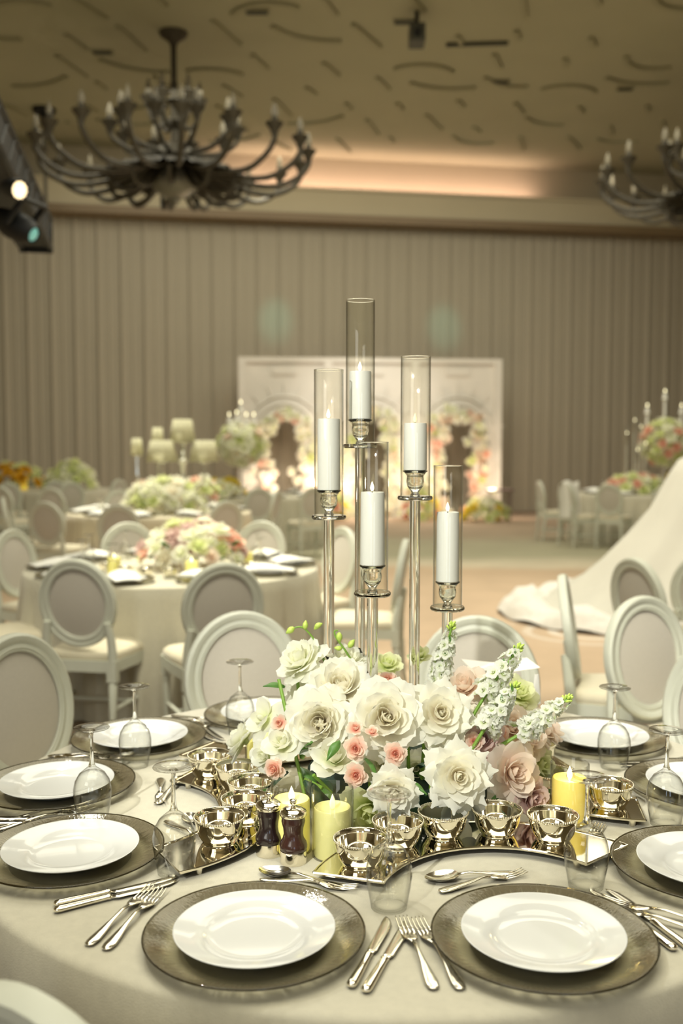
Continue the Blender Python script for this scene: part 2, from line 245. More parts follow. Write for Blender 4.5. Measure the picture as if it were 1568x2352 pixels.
# ------------------------------------------------------------------ mesh building
class MB:
    def __init__(s): s.v = []; s.f = []; s.s = None
    def lathe(s, prof, n=32, c=(0, 0, 0), sx=1.0, sy=1.0):
        rings = []
        for r, z in prof:
            if r < 1e-6:
                rings.append([len(s.v)]); s.v.append((c[0], c[1], c[2]+z))
            else:
                i0 = len(s.v); rings.append(list(range(i0, i0+n)))
                for k in range(n):
                    a = 2*pi*k/n; s.v.append((c[0]+r*cos(a)*sx, c[1]+r*sin(a)*sy, c[2]+z))
        for a, b in zip(rings, rings[1:]):
            if len(a) == 1 and len(b) == 1: continue
            for k in range(n):
                k2 = (k+1) % n
                if len(a) == 1: s.f.append((a[0], b[k2], b[k]))
                elif len(b) == 1: s.f.append((a[k], a[k2], b[0]))
                else: s.f.append((a[k], a[k2], b[k2], b[k]))
        return s
    def tube(s, pts, rad, n=8, cap=True, flat=1.0):
        pts = [Vector(p) for p in pts]; m = len(pts)
        if not hasattr(rad, '__len__'): rad = [rad]*m
        t0 = (pts[1]-pts[0]).normalized(); up = Vector((0, 0, 1)) if abs(t0.z) < 0.9 else Vector((1, 0, 0))
        x = t0.cross(up).normalized(); rings = []
        for i, p in enumerate(pts):
            t = (pts[min(i+1, m-1)]-pts[max(i-1, 0)]).normalized()
            x = (x - t*x.dot(t)).normalized(); y = t.cross(x); i0 = len(s.v)
            for k in range(n):
                a = 2*pi*k/n; q = p + x*(cos(a)*rad[i]) + y*(sin(a)*rad[i]*flat); s.v.append(tuple(q))
            rings.append(i0)
        for a, b in zip(rings, rings[1:]):
            for k in range(n):
                k2 = (k+1) % n; s.f.append((a+k, a+k2, b+k2, b+k))
        if cap:
            s.f.append(tuple(range(rings[0]+n-1, rings[0]-1, -1))); s.f.append(tuple(range(rings[-1], rings[-1]+n)))
        return s
    def box(s, c, d, rz=0.0):
        i = len(s.v); cr, sr = cos(rz), sin(rz)
        for dx, dy, dz in ((-1,-1,-1),(1,-1,-1),(1,1,-1),(-1,1,-1),(-1,-1,1),(1,-1,1),(1,1,1),(-1,1,1)):
            x, y = dx*d[0]/2, dy*d[1]/2
            s.v.append((c[0]+x*cr-y*sr, c[1]+x*sr+y*cr, c[2]+dz*d[2]/2))
        for q in ((0,3,2,1),(4,5,6,7),(0,1,5,4),(1,2,6,5),(2,3,7,6),(3,0,4,7)): s.f.append(tuple(i+k for k in q))
        return s
    def ball(s, c, r, nu=12, nv=8):
        r = r if hasattr(r, '__len__') else (r, r, r)
        prof = [(sin(pi*k/nv), -cos(pi*k/nv)) for k in range(nv+1)]
        i0 = len(s.v); s.lathe([(max(a, 0) if 0 < k < nv else 0, b) for k, (a, b) in enumerate(prof)], nu)
        for i in range(i0, len(s.v)):
            x, y, z = s.v[i]; s.v[i] = (c[0]+x*r[0], c[1]+y*r[1], c[2]+z*r[2])
        return s
    def grid(s, fn, nu, nv, close_u=False):
        i0 = len(s.v); mu = nu if close_u else nu+1
        for j in range(nv+1):
            for i in range(mu): s.v.append(tuple(fn(i/nu, j/nv)))
        for j in range(nv):
            for i in range(nu):
                a = i0+j*mu+i; b = i0+j*mu+(i+1) % mu; s.f.append((a, b, b+mu, a+mu))
        return s
    def prism(s, poly, z0, z1):
        n = len(poly); i = len(s.v)
        s.v += [(x, y, z0) for x, y in poly] + [(x, y, z1) for x, y in poly]
        s.f.append(tuple(range(i+n-1, i-1, -1))); s.f.append(tuple(range(i+n, i+2*n)))
        for k in range(n):
            k2 = (k+1) % n; s.f.append((i+k, i+k2, i+n+k2, i+n+k))
        return s
    def xf(s, mx, i0=0):
        for i in range(i0, len(s.v)): s.v[i] = tuple(mx @ Vector(s.v[i]))
        return s
    def add(s, o, mx=None):
        i0 = len(s.v); s.v += [tuple(mx @ Vector(p)) for p in o.v] if mx else list(o.v)
        s.f += [tuple(k+i0 for k in q) for q in o.f]
        if o.s is not None: s.s = (s.s or [0.5]*i0) + o.s
        return s
    def mesh(s, name, m, sharp=40, smooth=True):
        me = bpy.data.meshes.new(name); me.from_pydata(s.v, [], s.f); me.materials.append(M[m] if isinstance(m, str) else m)
        if smooth:
            me.polygons.foreach_set('use_smooth', [True]*len(me.polygons))
            if sharp: me.set_sharp_from_angle(angle=radians(sharp))
        if s.s is not None and len(s.s) == len(s.v):
            at_ = me.attributes.new('s', 'FLOAT', 'POINT'); at_.data.foreach_set('value', s.s)
        me.update(); return me
def link(name, me, parent=None, loc=(0, 0, 0), rot=(0, 0, 0), label=None, kind=None):
    o = bpy.data.objects.new(name, me); C.objects.link(o); o.location = loc; o.rotation_euler = rot
    if parent: o.parent = parent
    if label: o['label'] = label
    if kind: o['kind'] = kind
    return o
def obj(name, mb, m, parent=None, loc=(0, 0, 0), rot=(0, 0, 0), label=None, kind=None, sharp=40, smooth=True):
    return link(name, mb.mesh(name, m, sharp, smooth), parent, loc, rot, label, kind)
def tag(o, label, cat, group=None):
    o['label'] = label; o['category'] = cat
    if group: o['group'] = group
    return o
def thing(name, label, cat, loc=(0, 0, 0), rz=0.0, group=None):
    o = bpy.data.objects.new(name, None); C.objects.link(o); o.location = loc; o.rotation_euler = (0, 0, rz); o.empty_display_size = 0.05
    return tag(o, label, cat, group)
def kids(o): return KIDS.get(o.name, None) or [c for c in o.children]
KIDS = {}
def dup(root, loc, rz=0.0, label=None, group=None, scale=1.0):
    def cp(o, par):
        c = o.copy(); C.objects.link(c)
        if par: c.parent = par
        for ch in list(o.children): cp(ch, c)
        return c
    r = cp(root, None); r.location = loc; r.rotation_euler = (0, 0, rz); r.scale = (scale,)*3
    if label: r['label'] = label
    if group: r['group'] = group
    return r
class Proto:
    """first placement moves the original, the later ones copy it"""
    def __init__(s, root): s.root = root; s.used = False
    def put(s, loc, rz, label, group=None, scale=1.0):
        if not s.used:
            s.used = True; r = s.root; r.location = loc; r.rotation_euler = (0, 0, rz); r.scale = (scale,)*3; r['label'] = label
            if group: r['group'] = group
            return r
        return dup(s.root, loc, rz, label, group, scale)
rnd = random.Random(7)

# ------------------------------------------------------------------ room
def struct(name, mb, m, parent=None, smooth=False, **k):
    o = obj(name, mb, m, parent, smooth=smooth, **k); o['kind'] = 'structure'; return o
CEIL = 7.7; XL, XR, YB = -9.5, 12.0, -7.0
WS = 0.173; WY0 = 21.8
def wy(x): return WY0 + WS*x
struct('floor', MB().prism([(XL, YB), (XR, YB), (XR, wy(XR)+0.6), (XL, wy(XL)+0.6)], -0.1, 0), 'carpet')
ceil = struct('ceiling', MB().prism([(XL, YB), (XR, YB), (XR, wy(XR)+0.6), (XL, wy(XL)+0.6)], CEIL, CEIL+0.1), 'ceiling')
struct('wall_left', MB().box((XL-0.05, 7, CEIL/2), (0.1, 32, CEIL)), 'wall')
struct('wall_right', MB().box((XR+0.05, 8.5, CEIL/2), (0.1, 35, CEIL)), 'wall')
struct('wall_rear', MB().box(((XL+XR)/2, YB-0.05, CEIL/2), (XR-XL, 0.1, CEIL)), 'wall')
wang = math.atan(WS)
e = Vector((cos(wang), sin(wang), 0)); nrm = Vector((sin(wang), -cos(wang), 0))      # along the wall, and into the room
W0 = Vector((0, WY0, 0))
def wl(t, d, z): return tuple(W0 + e*t + nrm*d + Vector((0, 0, z)))
def wallbox(mb, t0, t1, d0, d1, z0, z1):
    i = len(mb.v)
    for z in (z0, z1):
        for t, d in ((t0, d0), (t1, d0), (t1, d1), (t0, d1)): mb.v.append(wl(t, d, z))
    for q in ((0,1,2,3),(4,7,6,5),(0,4,5,1),(1,5,6,2),(2,6,7,3),(3,7,4,0)): mb.f.append(tuple(i+k for k in q))
    return mb
struct('wall_back', wallbox(MB(), -10, 12.6, -0.5, -0.25, 0, CEIL), 'wall')
struct('trim_1', wallbox(MB(), -10, 12.6, -0.3, 0.42, 6.36, 6.84), 'cornice')      # light fascia
struct('trim_2', wallbox(MB(), -10, 12.6, -0.3, 0.50, 6.20, 6.355), 'walnut')      # dark band under it
struct('trim_3', wallbox(MB(), -10, 12.6, 0.30, 0.47, 6.845, 6.90), 'cornice')     # lip of the light cove
struct('baseboard_back', wallbox(MB(), -10, 12.6, -0.24, -0.05, 0, 0.16), 'walnut')

# curtain of pleated panels
cur = thing('curtain', 'tall taupe pleated curtain covering the whole back wall', 'curtain', W0, wang)
def pleat(u):
    d = 0.0
    if u < 0.22: d = 0.055*sin(pi*u/0.22)**2
    elif 0.50 < u < 0.66: d = 0.018*sin(pi*(u-0.50)/0.16)**2
    return d
PW = 0.47
pm = MB().grid(lambda u, v: (u*PW, -(pleat(u)*(0.8+0.2*(1-v))), 0.02+6.2*v), 32, 6).mesh('curtain_panel', 'curtain', 0)
for k in range(-20, 25):
    link('curtain_panel', pm, cur, (k*PW, 0.0, 0), (0, 0, 0))

# ceiling relief: raised strips, each a part of the ceiling
rr = random.Random(21)
strip = [MB().box((0, 0, 0), (L, 0.075, 0.05)).mesh('molding', 'molding', smooth=False) for L in (0.35, 0.6, 0.95)]
def arc_mesh(R, a):
    return MB().grid(lambda u, v: (R*sin((u-0.5)*a) + 0*v, R*(cos((u-0.5)*a)-1) + (0.04 if v in (1/3, 2/3) and False else 0) + (v-0.5)*0.09, -0.022+0.0*v), 12, 1)
def arc_bar(R, a):
    b = MB(); n = 14
    def P(i, r, z): t = (i/n-0.5)*a; return (r*sin(t), r*cos(t)-R, z)
    for i in range(n+1):
        b.v += [P(i, R-0.04, 0.025), P(i, R+0.04, 0.025), P(i, R+0.04, -0.025), P(i, R-0.04, -0.025)]
    for i in range(n):
        for k in range(4): b.f.append((4*i+k, 4*i+(k+1) % 4, 4*i+4+(k+1) % 4, 4*i+4+k))
    b.f += [(3, 2, 1, 0), (4*n, 4*n+1, 4*n+2, 4*n+3)]
    return b
arcs = [arc_bar(R, a).mesh('molding', 'molding', smooth=False) for R, a in ((0.75, 1.3), (1.1, 1.1), (0.6, 1.9))]
for gy in range(13):
    for gx in range(-7, 8):
        Y = 8.2 + gy*1.05; X = gx*1.15 + (0.5 if gy % 2 else 0)
        if abs(X) > Y*0.42+0.6 or Y > wy(X)-0.6: continue
        X += rr.uniform(-0.25, 0.25); Y += rr.uniform(-0.25, 0.25)
        if rr.random() < 0.66: link('molding', rr.choice(strip), ceil, (X, Y, CEIL-0.02), (0, 0, 1.22+rr.uniform(-0.12, 0.12)))
        else: link('molding', rr.choice(arcs), ceil, (X, Y, CEIL-0.02), (0, 0, rr.choice((0.2, 0.5, 3.3, 2.9, -0.4))))
# vents and the projector on the ceiling
for i, (px, py, sx, lab) in enumerate(((235, 118, 0.34, 'small dark ceiling vent left of the big chandelier'), (930, 48, 0.36, 'small dark ceiling vent just above the projector'),
                                  (1148, 185, 0.34, 'small dark ceiling vent lower right of the projector'), (590, 25, 0.36, 'faint ceiling vent near the top edge right of the chandelier rod'), (1435, 202, 0.30, 'faint ceiling vent above the right chandelier'))):
    p = on(px, py, CEIL); v = thing('ceiling_vent', lab, 'vent', (p.x, p.y, CEIL), 0, 'ceiling vents')
    obj('frame', MB().box((0, 0, -0.012), (sx, 0.16, 0.02)), 'molding', v, smooth=False)
    for k in range(3): obj('slat', MB().box((0, -0.05+0.05*k, -0.028), (sx*0.86, 0.028, 0.012)), 'vent', v, smooth=False)
p = on(957, 84, CEIL-0.35)
pj = thing('projector', 'dark projector hanging from the ceiling near the top of the frame', 'projector', (p.x, p.y, CEIL))
obj('mount', MB().tube([(0, 0, 0), (0, 0, -0.22)], 0.03), 'black', pj)
obj('body', MB().box((0, 0, -0.34), (0.22, 0.34, 0.24)), 'vent', pj, smooth=False)
obj('lens', MB().lathe([(0, 0), (0.05, 0), (0.05, 0.06), (0, 0.06)], 16), 'black', pj, (0, -0.16, -0.36), (pi/2, 0, 0))
p = on(1095, 97, CEIL)
obj('track_rail', MB().box((0, 0, -0.03), (0.95, 0.05, 0.05)), 'vent', None, (p.x, p.y, CEIL), (0, 0, -0.08), smooth=False); tag(bpy.data.objects['track_rail'], 'thin dark rail fixed to the ceiling right of the projector', 'rail')
p = on(101, 250, CEIL)
hr = thing('hanging_rod', 'thin dark rod hanging from the ceiling behind the left end of the chandelier', 'rod', (p.x, p.y, CEIL))
obj('canopy', MB().lathe([(0, 0), (0.22, 0), (0.20, -0.08), (0.07, -0.10), (0.07, -0.30), (0, -0.30)], 16), 'black', hr)
obj('rod', MB().tube([(0, 0, -0.3), (0, 0, -1.9)], 0.035), 'iron', hr)

# ------------------------------------------------------------------ chandeliers
def smooth_path(pts, n=24):
    pts = [Vector(p) for p in pts]; out = []; m = len(pts)-1
    for i in range(n+1):
        t = i/n*m; k = min(int(t), m-1); f = t-k
        p0, p1, p2, p3 = pts[max(k-1, 0)], pts[k], pts[k+1], pts[min(k+2, m)]
        out.append(0.5*((2*p1)+(p2-p0)*f+(2*p0-5*p1+4*p2-p3)*f*f+(3*p1-p0-3*p2+p3)*f**3))
    return out
def chandelier(loc, label):
    c = thing('chandelier', label, 'chandelier', loc, 0, 'iron chandeliers')
    zc = -1.95
    obj('canopy', MB().lathe([(0, 0), (0.22, 0), (0.20, -0.05), (0.07, -0.14), (0.05, -0.2), (0, -0.2)], 20), 'iron', c)
    obj('stem', MB().lathe([(0.045, -0.15), (0.045, -0.7), (0.06, -0.74), (0.05, -0.95), (0.13, -1.0), (0.05, -1.06), (0.06, -1.25), (0.16, -1.32), (0.05, -1.42), (0.06, zc+0.35), (0.24, zc+0.25), (0.30, zc+0.12), (0.1, zc-0.1)], 16), 'iron', c)
    obj('hub_ball', MB().lathe([(0, zc+0.02), (0.22, zc), (0.30, zc-0.08), (0.36, zc-0.24), (0.33, zc-0.36), (0.20, zc-0.46), (0.07, zc-0.50), (0.07, zc-0.54), (0, zc-0.62)], 24), 'iron_ball', c)
    def arm(path, r):
        b = MB(); pts = smooth_path(path, 22); b.tube(pts, [r*(1.0-0.25*i/22) for i in range(23)], 7)
        q = pts[-1]; return b, q
    main = [(0.12, 0, zc+0.10), (0.45, 0, zc-0.06), (0.95, 0, zc-0.24), (1.5, 0, zc-0.30), (1.86, 0, zc-0.16), (2.02, 0, zc+0.02), (2.02, 0, zc+0.16)]
    mid = [(0.10, 0, zc+0.12), (0.35, 0, zc+0.16), (0.66, 0, zc+0.20), (0.92, 0, zc+0.36), (0.95, 0, zc+0.52)]
    top = [(0.08, 0, -1.3), (0.20, 0, -1.40), (0.34, 0, -1.28), (0.38, 0, -1.04)]
    low = [(0.3, 0, zc-0.08), (0.6, 0, zc-0.40), (0.9, 0, zc-0.44), (1.02, 0, zc-0.26)]
    cup = MB().lathe([(0, -0.10), (0.05, -0.08), (0.06, -0.02), (0.12, 0.06), (0.13, 0.08), (0.05, 0.06), (0.045, 0.16), (0, 0.16)], 12)
    cupm = cup.mesh('candle_cup', 'iron'); bulb = MB().lathe([(0, 0.14), (0.035, 0.16), (0.045, 0.22), (0.02, 0.32), (0, 0.36)], 8).mesh('bulb', 'bulb')
    for path, r, n, off in ((main, 0.050, 18, 0.1), (mid, 0.042, 10, 0.3), (top, 0.036, 6, 0.2)):
        b, q = arm(path, r); am = b.mesh('arm', 'iron')
        for k in range(n):
            a = link('arm', am, c, (0, 0, 0), (0, 0, 2*pi*(k+off)/n))
            link('candle_cup', cupm, a, q); link('bulb', bulb, a, q)
    b, q = arm(low, 0.045); lm = b.mesh('scroll', 'iron')
    for k in range(11): link('scroll', lm, c, (0, 0, 0), (0, 0, 2*pi*(k+0.4)/11))
    # feathered palm plates over the arms near the hub
    fm = MB().grid(lambda u, v: (0.3+0.85*u, (v-0.5)*(0.10+0.20*sin(pi*u)), zc+0.02-0.26*u+0.05*(1-(2*v-1)**2)), 8, 4).mesh('palm_plate', 'iron')
    for k in range(22): link('palm_plate', fm, c, (0, 0, 0), (0, 0, 2*pi*(k+0.6)/22))
    return c
p = on(398, 75, CEIL); chandelier((p.x, p.y, CEIL), 'large dark iron chandelier with curling arms hanging at upper left')
chandelier((0.382*16.6, 16.6, CEIL), 'second iron chandelier cut by the right edge of the frame')

# ------------------------------------------------------------------ truss with lamps
tr0 = Vector((-3.02, 10.0, 3.62)); td = Vector((0.19, -1.0, 0)).normalized()
tang = atan2(td.y, td.x)
tr = thing('lighting_truss', 'black lighting truss running in from the upper left edge', 'truss', tr0, tang)
for yy in (-0.14, 0.14):
    for zz in (-0.14, 0.14): obj('chord', MB().tube([(0, yy, zz), (8.5, yy, zz)], 0.032, 8), 'black', tr)
for k in range(22):
    x = 0.38*k
    obj('brace', MB().tube([(x, -0.14, -0.14), (x+0.38, -0.14, 0.14)], 0.02, 6), 'black', tr)
    obj('brace', MB().tube([(x, 0.14, 0.14), (x+0.38, 0.14, -0.14)], 0.02, 6), 'black', tr)
obj('drape', MB().box((4.2, 0, 0), (8.3, 0.29, 0.29)), 'black', tr, smooth=False, label='black cloth wrapped along the truss')
obj('end_plate', MB().box((-0.01, 0, -0.02), (0.03, 0.32, 0.34)), 'black', tr, smooth=False)
pc = at(47, 437, 6.9)
pl = thing('par_lamp', 'round stage lamp glowing warm white on the black truss', 'lamp', pc)
pl.scale = (0.72,)*3; pl.rotation_euler = (Vector((1.0, -0.75, -0.35))).to_track_quat('Z', 'Y').to_euler()
obj('housing', MB().lathe([(0, -0.22), (0.07, -0.22), (0.10, -0.12), (0.10, 0.0), (0.088, 0.0), (0.085, -0.02)], 20), 'black', pl)
for k in range(19):
    if k == 0: q = (0, 0)
    elif k < 7: q = (0.034*cos(k*pi/3), 0.034*sin(k*pi/3))
    else: q = (0.066*cos(k*pi/6), 0.066*sin(k*pi/6))
    obj('lens', MB().ball((0, 0, 0), (0.0175, 0.0175, 0.008), 8, 5), 'lens_warm', pl, (q[0], q[1], -0.015))
ph = at(40, 520, 7.9)
mh = thing('moving_head_lamp', 'black moving head stage lamp with a teal lens under the truss', 'lamp', ph)
mh.rotation_euler = (Vector((0.8, -0.25, -0.42))).to_track_quat('Z', 'Y').to_euler()
obj('head', MB().lathe([(0, -0.20), (0.08, -0.19), (0.115, -0.05), (0.105, 0.10), (0.07, 0.17), (0.06, 0.17), (0.058, 0.15)], 20), 'black', mh)
obj('lens', MB().ball((0, 0, 0.155), (0.056, 0.056, 0.02), 12, 6), 'lens_teal', mh)
obj('yoke', MB().tube([(-0.14, 0, 0), (-0.14, 0.22, 0.06), (0.14, 0.22, 0.06), (0.14, 0, 0)], 0.028, 8), 'black', mh)

# ------------------------------------------------------------------ wedding backdrop
BD = Vector((0.62, 20.9, 0)); bdz = 3.32
bd = thing('wedding_backdrop', 'white arched wedding backdrop in front of the curtain', 'backdrop', BD, wang*0.6)
BW = 5.45
def bay(x0, x1, aw, az):       # a bay with an arched opening, built as one outline
    xc = (x0+x1)/2; n = 14
    arch = [(xc+aw, 0.0), (xc+aw, az)] + [(xc+aw*cos(pi*k/n), az+aw*sin(pi*k/n)) for k in range(1, n)] + [(xc-aw, az), (xc-aw, 0.0)]
    b = MB(); T = 0.12
    # split into piers, spandrel strips
    for (xa, xb) in ((x0, xc-aw), (xc+aw, x1)): b.box(((xa+xb)/2, 0, az/2), (xb-xa, T, az))
    for k in range(n):
        a0, a1 = pi*k/n, pi*(k+1)/n
        xA, zA, xB, zB = xc+aw*cos(a0), az+aw*sin(a0), xc+aw*cos(a1), az+aw*sin(a1)
        i = len(b.v)
        for y in (-T/2, T/2): b.v += [(xA, y, zA), (xB, y, zB), (xB, y, bdz), (xA, y, bdz)]
        b.f += [(i, i+3, i+2, i+1), (i+4, i+5, i+6, i+7), (i, i+1, i+5, i+4)]
    b.box(((x0+xc-aw)/2, 0, (az+bdz)/2), (xc-aw-x0, T, bdz-az)); b.box(((x1+xc+aw)/2, 0, (az+bdz)/2), (x1-xc-aw, T, bdz-az))
    return b
bays = []
for k in range(3):
    x0 = -BW/2+k*BW/3; obj('bay_panel', bay(x0, x0+BW/3, 0.36, 1.75), 'stage', bd, smooth=False); bays.append(x0+BW/6)
for xc in bays:
    for R in (0.62, 0.78):
        obj('arch_molding', MB().tube([(xc+R*cos(pi*k/20), -0.075, 1.75+R*sin(pi*k/20)) for k in range(21)], 0.025, 6), 'stage', bd)
    for k in range(9):
        a = pi*(k+0.5)/9
        obj('sunburst_rib', MB().tube([(xc+0.83*cos(a), -0.07, 1.75+0.83*sin(a)), (xc+1.02*cos(a), -0.07, 1.75+1.02*sin(a))], 0.018, 6), 'stage', bd)
    obj('plaque', MB().box((xc, -0.075, 3.05), (0.5, 0.04, 0.16)), 'stage', bd, smooth=False)
for x in (-BW/2+0.05, -BW/6, BW/6, BW/2-0.05):
    obj('pilaster', MB().box((x, -0.09, bdz/2), (0.16, 0.07, bdz)), 'stage', bd, smooth=False)
obj('top_molding', MB().box((0, -0.08, bdz-0.05), (BW, 0.08, 0.10)), 'stage', bd, smooth=False)
for i, x in enumerate((-BW/2+0.75, -BW/6-0.30, -BW/6+0.55, BW/6-0.1, BW/6+0.55, BW/2-0.30)):     # uplights on the floor washing the garlands
    d = bpy.data.lights.new('stage_uplight', 'POINT'); d.energy = 30; d.color = (1.0, 0.80, 0.60); d.shadow_soft_size = 0.08
    o = bpy.data.objects.new('stage_uplight', d); C.objects.link(o); o.location = BD + Vector((x, -0.75, 0.75))

# ------------------------------------------------------------------ flowers: petals, roses
def petal(L, W, a0, a1, r0=0.004, z0=0.0, curl=0.0, point=0.0, ruf=0.0, seed=0, nu=6, nv=6, wrap=True):
    """petal round the Z axis; a0/a1: angle from vertical at base and tip"""
    q = random.Random(seed); ph = q.uniform(0, 6.28); b = MB(); b.s = []
    prof = []; r, z = r0, z0
    for j in range(nv+1):
        s = j/nv; prof.append((r, z)); a = a0+(a1-a0)*s; r += L/nv*sin(a); z += L/nv*cos(a)
    def fn(u, v):
        t = 2*u-1; j = min(int(v*nv+0.5), nv); rr_, zz = prof[j]; s = v
        wd = W*(min(1, s*1.9+0.22)**0.8)*sqrt(max(0.0, 1-(max(0, s-0.45)/0.58)**2.6))
        tip = point*(s**3)*(1-abs(t))**2.0
        edge = curl*(abs(t)**2.2)*s
        rad = max(rr_ + sin(a1)*tip + edge*0.6, 0.002); z = zz + cos(a1)*tip - edge*0.45 + ruf*sin(ph+t*7+s*4)*s
        x = wd*t
        if wrap:
            R = max(rad, W*0.45); an = max(-1.5, min(1.5, x/R)); px = R*sin(an); py = rad - R*(1-cos(an))
        else: px, py = x, rad
        return (px, -py, z)
    b.grid(fn, nu, nv); b.s = [j/nv for j in range(nv+1) for _ in range(nu+1)]
    return b
GA = 2.39996
def rose_variant(key, R, n_in, n_out, openness, m, point=0.0, ruf=0.0, seed=1, messy=0.0, lo=False):
    """unit rose of radius R: (heart mesh, [(petal mesh, count)...])"""
    q = random.Random(seed); h = MB(); h.s = []
    nu = nv = 4 if lo else 6
    for k in range(n_in):
        f = (k+1)/n_in
        L = R*(0.62+0.30*f); W = R*(0.20+0.30*f); a0 = radians(20+52*f*openness); a1 = radians(-28+62*f*openness)
        p_ = petal(L, W, a0, a1, 0.05*R+0.10*R*f, 0.02*R, curl=0.06*R*f, point=point*R*0.4*f, ruf=ruf*R, seed=seed*100+k, nu=nu, nv=nv)
        p_.s = [0.22+x*(0.25+0.53*f) for x in p_.s]
        mx = Matrix.Rotation(k*GA, 4, 'Z') @ Matrix.Rotation(q.uniform(-1, 1)*messy, 4, 'X') @ Matrix.Rotation(q.uniform(-1, 1)*messy, 4, 'Y')
        h.add(p_, mx)
    for k in range(0 if lo else 7):
        p_ = petal(R*0.42, R*0.15, radians(8), radians(-16), R*(0.015+0.016*k), R*0.10, ruf=ruf*R*0.5, seed=seed*31+k, nu=5, nv=4); p_.s = [0.25+0.45*x for x in p_.s]
        h.add(p_, Matrix.Rotation(k*GA*1.3, 4, 'Z') @ Matrix.Rotation(q.uniform(-1, 1)*messy*1.5, 4, 'X'))
    cal = MB().lathe([(0, -0.22*R), (0.10*R, -0.20*R), (0.16*R, -0.08*R), (0.14*R, 0.05*R)], 8); cal.s = [0.0]*len(cal.v); h.add(cal)
    heart = h.mesh('rose_heart', m, 0)
    outs = []
    for k in range(n_out):
        f = (k+1)/n_out
        a0 = radians(48+30*openness+14*f); a1 = radians(28+58*openness*f+18*f)
        p_ = petal(R*(0.88+0.22*f), R*(0.50+0.10*f), a0, a1, 0.10*R, -0.02*R*f, curl=R*(0.10+0.10*f), point=point*R, ruf=ruf*R, seed=seed*77+k, nu=nu+1, nv=nv+1)
        outs.append((p_.mesh('petal', m, 0), k*GA+0.3))
    return heart, outs
V = {
 'point': rose_variant('point', 1.0, 17, 15, 1.0, 'p_blush', point=0.42, ruf=0.010, seed=3, messy=0.05),
 'garden': rose_variant('garden', 1.0, 22, 12, 0.95, 'p_blush', point=0.06, ruf=0.035, seed=5, messy=0.20),
 'point2': rose_variant('point2', 1.0, 19, 13, 1.0, 'p_blush', point=0.36, ruf=0.018, seed=23, messy=0.12),
 'garden2': rose_variant('garden2', 1.0, 26, 11, 0.9, 'p_blush', point=0.12, ruf=0.05, seed=25, messy=0.32),
 'plain2': rose_variant('plain2', 1.0, 13, 12, 0.85, 'p_white', point=0.14, ruf=0.02, seed=26, messy=0.15),
 'plain': rose_variant('plain', 1.0, 16, 11, 0.9, 'p_white', point=0.08, ruf=0.03, seed=6, messy=0.12),
 'cup': rose_variant('cup', 1.0, 8, 8, 0.55, 'p_white', point=0.05, ruf=0.015, seed=8),
 'open': rose_variant('open', 1.0, 3, 6, 1.0, 'p_white', point=0.05, ruf=0.03, seed=9),
 'green': rose_variant('green', 1.0, 8, 8, 0.6, 'p_green', point=0.10, ruf=0.02, seed=10),
 'rose': rose_variant('rose', 1.0, 11, 9, 0.75, 'p_rose', point=0.10, ruf=0.015, seed=11),
 'mauve': rose_variant('mauve', 1.0, 12, 9, 0.75, 'p_mauve', point=0.06, ruf=0.015, seed=12),
 'spray': rose_variant('spray', 1.0, 12, 8, 0.85, 'p_peach', point=0.06, ruf=0.01, seed=13),
 'spraybud': rose_variant('spraybud', 1.0, 7, 5, 0.3, 'p_peach', point=0.05, ruf=0.01, seed=14),
}
# one-piece blooms for the far arrangements
def lo_bloom(m, seed):
    h, outs = rose_variant('lo', 1.0, 6, 7, 0.9, m, 0.05, 0.03, seed, 0.1, True)
    b = MB(); b.s = []
    for me, a in [(h, 0)] + outs:
        o = MB(); o.v = [tuple(v.co) for v in me.vertices]; o.f = [tuple(p.vertices) for p in me.polygons]
        o.s = [d.value for d in me.attributes['s'].data]; b.add(o, Matrix.Rotation(a, 4, 'Z'))
        bpy.data.meshes.remove(me)
    return b.mesh('bloom', m, 0)
LO = {k: lo_bloom('p_'+k, 40+i) for i, k in enumerate(('white', 'blush', 'green', 'peach', 'rose', 'mauve', 'coral', 'yellow', 'orange'))}
leafm = MB().grid(lambda u, v: ((u-0.5)*0.55*sin(pi*min(1, v*0.92+0.08))*(1-0.3*v), v, 0.10*sin(pi*v)-0.25*(abs(u-0.5)**1.5)-0.15*v*v), 4, 8)
LEAF = {k: leafm.mesh('leaf', k, 0) for k in ('leaf', 'leaf_dark')}
def quat_to(d, roll=0.0): return Vector(d).normalized().to_track_quat('Z', 'Y') @ Quaternion((0, 0, 1), roll)
def set_rot(o, q): o.rotation_mode = 'QUATERNION'; o.rotation_quaternion = q
def put_rose(par, base, kind, pos, R, face, name='rose', label=None, roll=None):
    heart, outs = V[kind]; o = link(name, heart, par, pos - base); o.scale = (R,)*3
    set_rot(o, quat_to(face, rnd.uniform(0, 6.28) if roll is None else roll))
    if label: o['label'] = label
    for me, a in outs: link('petal', me, o, (0, 0, 0), (rnd.uniform(-0.07, 0.07), rnd.uniform(-0.07, 0.07), a))
    return o
def put_leaf(par, pos, L, d, m='leaf', roll=0.0):
    o = link('leaf', LEAF[m], par, pos); o.scale = (L*0.8, L, L)
    q = Vector(d).normalized().to_track_quat('Y', 'Z') @ Quaternion((0, 1, 0), roll); set_rot(o, q); return o

